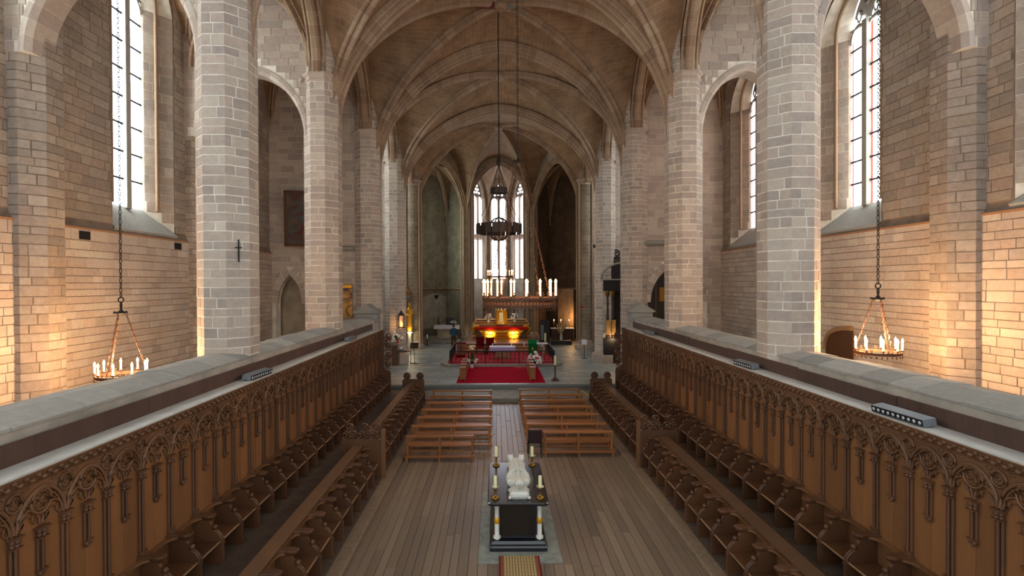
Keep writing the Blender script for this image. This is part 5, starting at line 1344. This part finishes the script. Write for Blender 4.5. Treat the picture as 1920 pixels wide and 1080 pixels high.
# large candle on a turned stand
t = thing('floor_candlestick', 'thick ivory candle on a dark wooden floor stand right of the carpet', 'candlestick', (2.98, 26.75, ZF)); 
mb = MB(); mb.lathe([(.22, 0), (.2, .05), (.08, .14), (.04, .2), (.035, .7), (.05, .74), (.06, .78)], n=10); mb.build('stand', mat_plain('mahogany', (86, 40, 26), .5), t); mb = MB(); mb.lathe([(.055, .78), (.055, 1.24), (.015, 1.26)], n=12); mb.build('candle', 'wax', t)

# ================================================================== SIDE THINGS, LEFT
# light boxes on the stall shelves
def light_box(s, y, ln, label):
    t = thing('light_bar', label, 'lamp', (SB[s] - s * .02, y, 3.25), R(3 * s))
    mb = MB(); mb.prism([(-.09, .03), (.09, .0), (.11, .1), (-.07, .13)], lambda p, q: (-s * p, -ln / 2, q), lambda p, q: (-s * p, ln / 2, q)); mb.build('housing', 'metal_grey', t)
    mb = MB(); mb.prism([(.092, .008), (.1, .008), (.118, .095), (.11, .098)], lambda p, q: (-s * p, -ln / 2 + .02, q), lambda p, q: (-s * p, ln / 2 - .02, q)); mb.build('face', 'black_plastic', t)
    n = int(ln / .09)
    for k in range(n): mb = MB(); mb.sphere((-s * .108, -ln / 2 + .06 + (ln - .12) * k / max(1, n - 1), .052), .028, 7, 4, (.5, 1, 1)); mb.build('lens', 'lens', t)
    for a in (-1, 1): mb = MB(); mb.box(-.06, .06, a * ln * .35 - .02, a * ln * .35 + .02, -.008, .03); mb.build('foot', 'black_plastic', t)
light_box(-1, 11.5, .95, 'grey metal light bar on the left shelf beside the near pier')
light_box(-1, 18.9, .8, 'small grey light bar on the left shelf near the far end')
light_box(1, 7.75, .95, 'black and grey light bar with round lenses on the near right shelf')
light_box(1, 12.6, .85, 'grey light bar on the right shelf beside the near pier')
light_box(1, 20.6, .8, 'flat dark light bar on the right shelf near the far end')
# cross on the near left pier
t = thing('wall_cross', 'small dark iron cross fixed on the nearest left pier', 'cross', (PX[-1] + AP * .72 + .13, PY[1] - AP * .72 - .13 + .26, 5.75))
a = R(-45); t.rotation_euler = (0, 0, R(45)); t.location = (PX[-1] + (AP + .03) * .7071, PY[1] - (AP + .03) * .7071, 5.75)
mb = MB(); mb.box(-.015, .015, -.02, 0, 0, .5); mb.build('upright', 'iron', t); mb = MB(); mb.box(-.07, .07, -.02, 0, .31, .335); mb.build('arm', 'iron', t)
# leaning painting in the left aisle
def mat_painting(name, cols, sc_):
    m, nt, b = nodes_of(name); tc = N(nt, 'ShaderNodeTexCoord'); no = N(nt, 'ShaderNodeTexNoise'); no.inputs['Scale'].default_value = sc_; no.inputs['Detail'].default_value = 3; no.inputs['Distortion'].default_value = 1.2
    ra = N(nt, 'ShaderNodeValToRGB'); els = ra.color_ramp.elements
    while len(els) < len(cols): els.new(.5)
    for i, c in enumerate(cols): els[i].position = .25 + .5 * i / (len(cols) - 1); els[i].color = (*lin(c), 1)
    nt.links.new(tc.outputs['Object'], no.inputs['Vector']); nt.links.new(no.outputs['Fac'], ra.inputs['Fac']); nt.links.new(ra.outputs['Color'], b.inputs['Base Color']); b.inputs['Roughness'].default_value = .45; return m
t = thing('painting', 'dark framed painting leaning out from the wall of the left aisle', 'painting', (-9.2, 25.72, 7.05)); t.rotation_euler = (R(6), R(2), 0)
mb = MB(); mb.box(-.82, .82, -.03, 0, .1, 2.55); mb.build('canvas', mat_painting('canvas', [(60, 28, 22), (96, 48, 34), (74, 78, 76), (110, 84, 58), (52, 34, 28)], 1.6), t)
for x0, x1, z0, z1 in ((-.95, -.8, 0, 2.65), (.8, .95, 0, 2.65), (-.95, .95, 0, .13), (-.95, .95, 2.52, 2.65)): mb = MB(); mb.cbox(x0, x1, -.07, .02, z0, z1, .015); mb.build('frame_bar', 'oak_dark', t)
# gilded picture glimpsed in the left recess
t = thing('painting', 'gold framed picture of a dark robed figure beside the third left pier', 'painting', (-7.25, 25.9, 3.6)); mb = MB(); mb.box(-.36, .3, -.03, 0, 0, 1.5); mb.build('canvas', mat_painting('icon', [(190, 130, 30), (210, 150, 50), (40, 30, 50), (150, 90, 30)], 2.4), t)
mb = MB(); mb.cbox(-.36, .3, -.08, .02, 1.45, 1.6, .02); mb.build('frame_bar', 'gold', t); mb = MB(); mb.cbox(-.4, -.33, -.08, .02, 0, 1.6, .02); mb.build('frame_bar', 'gold', t)
# statue group at the left apse pier
t = thing('statue', 'gilded standing statue lit from below between the left piers', 'statue', (-6.3, 38.9, 1.75))
mb = MB(); mb.lathe([(.2, 0), (.24, .3), (.2, .7), (.23, 1.0), (.19, 1.3), (.22, 1.6), (.1, 1.74), (.07, 1.8)], n=12); mb.sphere((0, 0, 1.94), .13, 9, 7, (.85, .9, 1.1)); mb.tube([(-.2, 0, 1.55), (-.26, -.1, 1.25), (-.08, -.22, 1.2)], .06, 6); mb.tube([(.2, 0, 1.55), (.26, -.1, 1.3), (.1, -.24, 1.35)], .06, 6); mb.sphere((.08, -.26, 1.5), .1, 7, 5); o = mb.build('figure', 'gold', t); md = o.modifiers.new('fuse', 'REMESH'); md.mode = 'VOXEL'; md.voxel_size = .035; md.use_smooth_shade = True
mb = MB(); mb.lathe([(.28, -1.42), (.28, -1.2), (.2, -1.1), (.18, -.15), (.3, -.05), (.3, 0)], n=10); mb.build('pedestal', 'step_stone', t)
ld = bpy.data.lights.new('statue_glow', 'POINT'); ld.energy = 28; ld.color = (1, .82, .5); ld.shadow_soft_size = .06; lo_ = bpy.data.objects.new('statue_glow', ld); col.objects.link(lo_); lo_.parent = t; lo_.location = (.15, -.45, -.1)
t = thing('bust', 'small painted bust on a bracket above the gilded statue', 'statue', (-6.42, 39.25, 4.35)); mb = MB(); mb.lathe([(.05, -.3), (.2, -.05), (.24, 0), (.24, .04)], n=10); mb.build('bracket', 'step_stone', t); mb = MB(); mb.lathe([(.18, .04), (.22, .2), (.16, .38), (.07, .45)], n=10); mb.sphere((0, 0, .56), .12, 8, 6); mb.sphere((.16, -.05, .42), .08, 7, 5); o = mb.build('figure', 'oak_panel', t); md = o.modifiers.new('fuse', 'REMESH'); md.mode = 'VOXEL'; md.voxel_size = .03
t = thing('wall_lantern', 'dark wooden niche lantern glowing orange on the fourth left pier', 'lamp', (-5.72, 32.35, 2.55)); 
mb = MB(); mb.box(-.2, .2, -.04, .1, 0, .06); mb.box(-.18, -.13, -.04, .1, .06, .75); mb.box(.13, .18, -.04, .1, .06, .75); mb.prism([(-.22, .75), (.22, .75), (0, 1.1)], lambda x, z: (x, -.05, z), lambda x, z: (x, .1, z)); mb.build('case', 'black_wood', t)
mb = MB(); mb.lathe([(.03, .08), (.07, .12), (.08, .25), (.04, .36), (.01, .4)], (0, .02, 0), 8); mb.build('glow', 'lamp_warm', t)
ld = bpy.data.lights.new('lantern_glow', 'POINT'); ld.energy = 14; ld.color = (1, .5, .18); ld.shadow_soft_size = .06; lo_ = bpy.data.objects.new('lantern_glow', ld); col.objects.link(lo_); lo_.parent = t; lo_.location = (-.05, -.15, .3)
t = thing('flower_stand', 'square wooden pedestal carrying a bouquet by the left pier', 'pedestal', (-6.05, 33.9 - 1.9, ZF)); mb = MB(); mb.cbox(-.16, .16, -.16, .16, 0, 1.15, .01); mb.build('shaft', 'oak_seat', t); mb = MB(); mb.cbox(-.2, .2, -.2, .2, 1.15, 1.2, .01); mb.build('top', 'oak_seat', t)
bouquet(-6.05, 32.0, ZF + 1.2, .5, .95, 'white and red bouquet on the pedestal by the left pier', ['white_petal', 'white_petal', 'pink_petal'], 6, vh=.15, n=36)
t = thing('notice_stand', 'thin black stand with a framed white notice in the left crossing', 'stand', (-4.98, 32.6, ZF)); mb = MB(); mb.tube([(0, 0, 0), (0, 0, 1.05)], .02, 6); mb.build('pole', 'iron', t); mb = MB(); mb.tube([(-.22, 0, .02), (.22, 0, .02)], .02, 5); mb.tube([(0, -.2, .02), (0, .2, .02)], .02, 5); mb.build('foot', 'iron', t)
mb = MB(); mb.prism([(-.16, .95), (.14, 1.25), (.12, 1.27), (-.18, .97)], lambda y, z: (-.25, y, z), lambda y, z: (.25, y, z)); mb.build('board', 'iron', t); mb = MB(); mb.prism([(-.13, 1.0), (.09, 1.22), (.085, 1.225), (-.135, 1.005)], lambda y, z: (-.13, y, z), lambda y, z: (.13, y, z)); mb.build('sheet', 'paper', t)
t = thing('votive_table', 'low dark metal votive candle table beside the bouquet', 'table', (-5.5, 32.2, ZF))
mb = MB(); mb.cbox(-.4, .4, -.2, .2, .8, .84, .01); mb.build('tray', 'black_wood', t)
for a in (-1, 1):
    for b in (-1, 1): mb = MB(); mb.tube([(a * .36, b * .16, 0), (a * .36, b * .16, .8)], .014, 5); mb.build('leg', 'iron', t)
t = thing('votive_light', 'small red glass votive light on the dark table', 'candle', (-5.4, 32.1, ZF + .84)); mb = MB(); mb.lathe([(.035, 0), (.045, .1), (.04, .1), (.03, .02)], n=8); mb.build('glass', 'red_cloth', t); mb = MB(); mb.lathe([(.01, .03), (.018, .06), (.003, .1)], n=6); mb.build('flame', 'flame', t)
t = thing('leaflet_box', 'grey box with leaflets on the dark votive table', 'box', (-5.72, 32.25, ZF + .84)); mb = MB(); mb.prism([(-.12, 0), (.12, 0), (.12, .22), (-.12, .1)], lambda y, z: (-.14, y, z), lambda y, z: (.14, y, z)); mb.build('case', 'metal_grey', t); mb = MB(); mb.prism([(-.11, .11), (.11, .225), (.11, .23), (-.11, .115)], lambda y, z: (-.1, y, z), lambda y, z: (.1, y, z)); mb.build('leaflet', 'paper', t)
# left chapel altar
t = thing('chapel_platform', 'low stone step in the left chapel', 'platform', (-4.6, 45.6, ZF)); mb = MB(); mb.prism([(-1.9, -2.2), (1.6, -2.6), (1.7, 1.2), (-1.9, 1.0)], lambda x, y: (x, y, 0), lambda x, y: (x, y, .18)); mb.build('lower_step', 'step_stone', t); mb = MB(); mb.prism([(-1.6, -1.4), (1.3, -1.6), (1.4, 1.1), (-1.6, 1.0)], lambda x, y: (x, y, .18), lambda x, y: (x, y, .34)); mb.build('upper_step', 'step_stone', t)
t = thing('chapel_altar', 'stone altar block in the left chapel', 'altar', (-4.2, 46.0, ZF + .34)); mb = MB(); mb.loft([hexa(.85, -.4, .4, 0), hexa(.8, -.36, .36, .1), hexa(.8, -.36, .36, .85), hexa(1.0, -.45, .45, .95)]); mb.build('block', 'far_wall', t)
t = thing('tablecloth', 'white cloth draped over the left chapel altar', 'tablecloth', (-4.2, 46.0, ZF + 1.29)); mb = MB(); mb.loft([hexa(1.1, -.5, .5, -.28), hexa(1.06, -.48, .48, 0.012), hexa(1.04, -.46, .46, .02)]); mb.build('cloth', 'white_cloth', t)
bouquet(-3.6, 45.8, ZF + 1.31, .28, .6, 'small white bouquet on the left chapel altar', ['white_petal'], 9, vh=.12, n=20)
t = thing('tabernacle', 'dark square cabinet standing at the back of the left chapel altar', 'cabinet', (-3.95, 46.25, ZF + 1.31)); mb = MB(); mb.cbox(-.32, .32, -.18, .18, 0, .62, .02); mb.build('case', 'black_wood', t); mb = MB(); mb.cbox(-.24, .24, -.2, -.17, .06, .54, .01); mb.build('door', 'black_plastic', t)
t = thing('statuette', 'tiny dark statuette at the left end of the chapel altar', 'statue', (-4.95, 46.1, ZF + 1.31)); mb = MB(); mb.lathe([(.09, 0), (.1, .3), (.07, .5), (.05, .55)], n=8); mb.sphere((0, 0, .62), .08, 7, 5); mb.build('figure', 'oak_dark', t)
t = thing('hanging_lamp', 'dark sanctuary lamp hanging in the left chapel', 'lamp', (-4.9, 44.2, 4.1)); mb = MB(); mb.lathe([(.02, -.2), (.14, 0), (.2, .15), (.16, .2), (.05, .22)], n=8); mb.build('bowl', 'iron', t); mb = MB()
for k in range(3): mb.tube([(.17 * cos(k * 2.1), .17 * sin(k * 2.1), .18), (0, 0, .95)], .012, 4)
mb.tube([(0, 0, .9), (0, 0, 11)], .012, 4); mb.build('chains', 'iron', t)
t = thing('floor_candle', 'white candle on a low stand at the mouth of the left chapel', 'candlestick', (-5.45, 42.4, ZF)); mb = MB(); mb.lathe([(.14, 0), (.05, .06), (.03, .1), (.03, .5), (.08, .53)], n=8); mb.build('stand', 'iron', t); mb = MB(); mb.lathe([(.055, .53), (.055, .85), (.01, .87)], n=8); mb.build('candle', 'wax_white', t)

# person standing near the left end of the rail, back to the camera
t = thing('person', 'person in a blue top and brown trousers standing left of the altar', 'person', (-3.25, 41.2, ZF), R(12))
b = MB()
for a in (-1, 1):
    b.tube([(a * .1, 0, .86), (a * .11, .02, .48), (a * .11, -.02, .08)], [.1, .07, .05], 8); b.tube([(a * .11, -.04, .05), (a * .12, .16, .04)], [.05, .04], 7)
    b.tube([(a * .2, 0, 1.36), (a * .25, .02, 1.1), (a * .2, .16, .95)], [.065, .05, .038], 7); b.sphere((a * .19, .21, .95), .045, 6, 5)
    for k in range(4): b.tube([(a * .19 + .015 * (k - 1.5), .23, .95), (a * .19 + .015 * (k - 1.5), .28, .93), (a * .19 + .014 * (k - 1.5), .3, .9)], .009, 4)
    b.tube([(a * .16, .22, .96), (a * .14, .26, .97)], .01, 4)
b.loft([[(x, y, z) for x, y, _ in rrect(w, d, min(w, d) * .9, 0, 3)] for w, d, z in ((.17, .11, .84), (.17, .12, .95), (.15, .1, 1.1), (.19, .12, 1.28), (.21, .1, 1.38), (.1, .07, 1.44), (.055, .055, 1.47), (.055, .055, 1.53))])
b.sphere((0, .01, 1.63), .115, 10, 8, (.8, .95, 1.15)); b.sphere((0, .125, 1.62), .02, 5, 4)
for a in (-1, 1): b.sphere((a * .095, .0, 1.62), .022, 5, 4)
o = b.build('body', 'skin', t); md = o.modifiers.new('fuse', 'REMESH'); md.mode = 'VOXEL'; md.voxel_size = .016; md.use_smooth_shade = True
b = MB(); b.loft([[(x, y, z) for x, y, _ in rrect(w, d, min(w, d) * .9, 0, 3)] for w, d, z in ((.2, .145, .8), (.19, .14, .95), (.18, .125, 1.1), (.215, .145, 1.28), (.23, .12, 1.38), (.11, .08, 1.46))], smooth=True)
for a in (-1, 1): b.tube([(a * .2, 0, 1.37), (a * .255, .02, 1.1), (a * .215, .12, .98)], [.085, .068, .055], 8)
o = b.build('top', 'blue_coat', t); md = o.modifiers.new('fuse', 'REMESH'); md.mode = 'VOXEL'; md.voxel_size = .018; md.use_smooth_shade = True
b = MB(); b.sphere((0, 0, .86), .16, 8, 6, (1.15, .85, .8))
for a in (-1, 1): b.tube([(a * .1, 0, .86), (a * .11, .02, .48), (a * .11, -.02, .1)], [.12, .09, .075], 8)
o = b.build('trousers', 'brown_trouser', t); md = o.modifiers.new('fuse', 'REMESH'); md.mode = 'VOXEL'; md.voxel_size = .018; md.use_smooth_shade = True
b = MB(); b.sphere((0, -.015, 1.66), .125, 10, 7, (.85, .95, 1.05)); b.build('hair', 'hair', t)
for a in (-1, 1): b = MB(); b.sphere((a * .11, .05, .045), .07, 8, 5, (.8, 1.9, .65)); b.build('shoe', 'black_plastic', t)

# ================================================================== SIDE THINGS, RIGHT
# black retable against the right chapel wall
t = thing('retable', 'tall black carved wooden retable with twisted columns against the right chapel wall', 'altarpiece', (7.85, 32.7, ZF))
mb = MB(); mb.cbox(-1.3, 1.3, -.35, .25, 0, 1.55, .03); mb.build('base', 'black_wood', t)
mb = MB(); mb.box(-1.2, 1.2, .05, .25, 1.55, 4.7); mb.build('back_panel', 'black_wood', t)
for x in (-1.02, -.68, .68, 1.02):
    mb = MB(); mb.lathe([(.17, 1.55), (.17, 1.7), (.12, 1.76), (.13, 2.7), (.15, 2.74), (.12, 2.8), (.11, 4.1), (.16, 4.3), (.16, 4.4)], (x, -.12, 0), 10); c = mb.build('column', mat_plain('walnut', (66, 44, 32), .45) if 'walnut' not in bpy.data.materials else bpy.data.materials['walnut'], t)
    mb = MB(); mb.lathe([(.12, 4.05), (.17, 4.25), (.17, 4.4)], (x, -.12, 0), 8); mb.build('gilt_capital', 'brass', c)
mb = MB(); mb.cbox(-1.3, 1.3, -.24, .25, 4.4, 5.05, .03); mb.build('entablature', 'black_wood', t)
us = [1.42 * sin(pi / 2 * q / 10) for q in range(-10, 11)]
mb = MB(); strip_wall(mb, us, lambda u: 5.04, lambda u: 5.12 + 1.0 * g(u / 1.42, 2), lambda u, v: (u, -.2, v), lambda u, v: (u, .2, v)); mb.build('pediment', 'black_wood', t)
mb = MB(); mb.tube([(u, -.24, 5.12 + 1.0 * g(u / 1.42, 2)) for u in us], .07, 6); mb.tube([(-1.45, -.24, 5.09), (1.45, -.24, 5.09)], .05, 6); mb.build('pediment_moulding', mat_plain('worn_edge', (150, 138, 122), .6), t)
mb = MB(); mb.cbox(-1.05, 1.05, .0, .25, 5.1, 6.5, .03); mb.build('attic', 'black_wood', t)
mb = MB(); mb.box(-.6, .6, -.02, .02, 5.5, 6.35); mb.build('attic_picture', mat_painting('attic_pic', [(40, 26, 20), (70, 50, 30), (30, 24, 24)], 2), t)
for x in (-.95, .95): mb = MB(); mb.lathe([(.12, 6.5), (.06, 6.6), (.16, 6.75), (.12, 6.85), (.04, 6.95), (.08, 7.02), (.02, 7.1)], (x, .1, 0), 8); mb.build('urn', 'black_wood', t)
mb = MB(); mb.tube([(p, .1, 6.6 + q) for p, q in spiral(.4, .1, .25, 1.5)], .05, 5); mb.build('crest_scroll', 'black_wood', t)
mb = MB(); mb.tube([(p, .1, 6.6 + q) for p, q in spiral(-.4, .1, .25, 1.5, pi, -1)], .05, 5); mb.build('crest_scroll', 'black_wood', t)
for x in (-1.02, -.68): mb = MB(); mb.box(x - .11, x + .11, -.38, -.355, 1.75, 2.65); mb.build('lit_panel', mat_painting('lit_gilt', [(90, 60, 36), (196, 140, 70), (220, 170, 100)], 6) if 'lit_gilt' not in bpy.data.materials else bpy.data.materials['lit_gilt'], t)
ld = bpy.data.lights.new('retable_glow', 'POINT'); ld.energy = 14; ld.color = (1, .72, .42); ld.shadow_soft_size = .05; lo_ = bpy.data.objects.new('retable_glow', ld); col.objects.link(lo_); lo_.parent = t; lo_.location = (-.7, -.75, 1.5)
# furniture seen through the right low arch
t = thing('wood_screen', 'dark wooden screen with a gilt panel behind the right low arch', 'screen', (8.6, 27.0, 0)); mb = MB(); mb.box(-1.3, 1.3, 0, .08, 0, 6.0); mb.build('boards', 'black_wood', t)
for x in (-.95, -.5, .2, .8): mb = MB(); mb.cbox(x - .05, x + .05, -.06, .02, 0, 5.4, .01); mb.build('stile', 'oak_dark', t)
mb = MB(); mb.box(-.3, .1, -.04, 0, 4.3, 5.0); mb.build('gilt_panel', 'brass', t)
# right chapel: dark harmonium, altar and dried grasses
t = thing('harmonium', 'dark upright cabinet with grey front at the right of the altar', 'cabinet', (3.98, 43.4, ZF)); mb = MB(); mb.cbox(-.4, .4, -.3, .3, 0, 1.9, .02); mb.build('case', 'black_wood', t); mb = MB(); mb.box(-.34, -.1, -.32, -.29, .3, 1.5); mb.build('panel', 'metal_grey', t)
t = thing('chapel_altar', 'dark wooden side altar in the right chapel', 'altar', (5.7, 45.6, ZF)); mb = MB(); mb.cbox(-.9, .9, -.35, .35, 0, 1.0, .03); mb.build('body', 'oak_dark', t); mb = MB(); mb.cbox(-1.0, 1.0, -.42, .42, 1.0, 1.06, .01); mb.build('cloth', 'white_cloth', t)
for i, x in enumerate((-.7, -.1, .6)):
    c = thing('candlestick', f'small lit candle on the right chapel altar, {ORD[i + 1]} from the left', 'candlestick', (5.7 + x, 45.7, ZF + 1.06)); mb = MB(); mb.lathe([(.08, 0), (.02, .05), (.02, .35), (.05, .38)], n=8); mb.build('stem', 'brass', c); mb = MB(); mb.lathe([(.025, .38), (.025, .6), (.005, .61)], n=8); mb.build('candle', 'wax_white', c); mb = MB(); mb.lathe([(.008, .61), (.025, .65), (.002, .74)], n=6); mb.build('flame', 'flame', c)
ld = bpy.data.lights.new('chapel_glow', 'POINT'); ld.energy = 45; ld.color = (1, .55, .22); ld.shadow_soft_size = .1; lo_ = bpy.data.objects.new('chapel_glow', ld); col.objects.link(lo_); lo_.parent = c; lo_.location = (.2, .1, .9)
t = thing('plaster_screen', 'tall pale plaster panel standing in the right chapel', 'panel', (6.15, 46.9, ZF)); t.rotation_euler = (0, 0, R(-40)); mb = MB(); mb.cbox(-.8, .8, 0, .15, 0, 4.4, .01); mb.build('panel', mat_plain('old_plaster', (150, 124, 98), .9, noise=.3, nscale=2), t)
t = thing('dried_grasses', 'tall dried pampas grasses in a pale vase in the right chapel', 'plant', (5.25, 42.6, ZF)); mb = MB(); mb.cbox(-.8, .8, -.3, .4, 0, .3, .02); mb.build('plinth', 'black_wood', t); mb = MB(); mb.lathe([(.1, .3), (.13, .5), (.08, .75), (.11, .85)], n=10); mb.build('vase', 'ceramic', t)
rg = random.Random(12)
for k in range(11):
    a = rg.uniform(0, 2 * pi); q = rg.uniform(.15, .5); z = rg.uniform(1.3, 1.75); mb = MB(); mb.tube([(0, 0, .8), (q * .4 * cos(a), q * .4 * sin(a), z * .7), (q * cos(a), q * sin(a), z)], [.008, .03, .05], 5); mb.build('plume', 'straw', t)
t = thing('notice_stand', 'small leaning sign stand beside the fourth right pier', 'stand', (5.75, 34.6, ZF)); mb = MB(); mb.tube([(0, 0, 0), (0, 0, .95)], .02, 6); mb.build('pole', 'iron', t); mb = MB(); mb.tube([(-.18, 0, .02), (.18, 0, .02)], .02, 5); mb.tube([(0, -.18, .02), (0, .18, .02)], .02, 5); mb.build('foot', 'iron', t); mb = MB(); mb.prism([(-.1, .9), (.1, 1.2), (.08, 1.22), (-.12, .92)], lambda y, z: (-.16, y, z), lambda y, z: (.16, y, z)); mb.build('sheet', 'paper', t)
t = thing('wall_mark', 'short red painted mark on the right apse pier', 'mark', (6.35, 39.55, 3.4)); mb = MB(); mb.box(-.22, .2, -.02, .0, 0, .06); mb.box(-.06, .12, -.02, 0, .06, .12); mb.build('paint', 'red_cloth', t); t.rotation_euler = (0, 0, R(-25))
for a in (-1, 1):
    pass
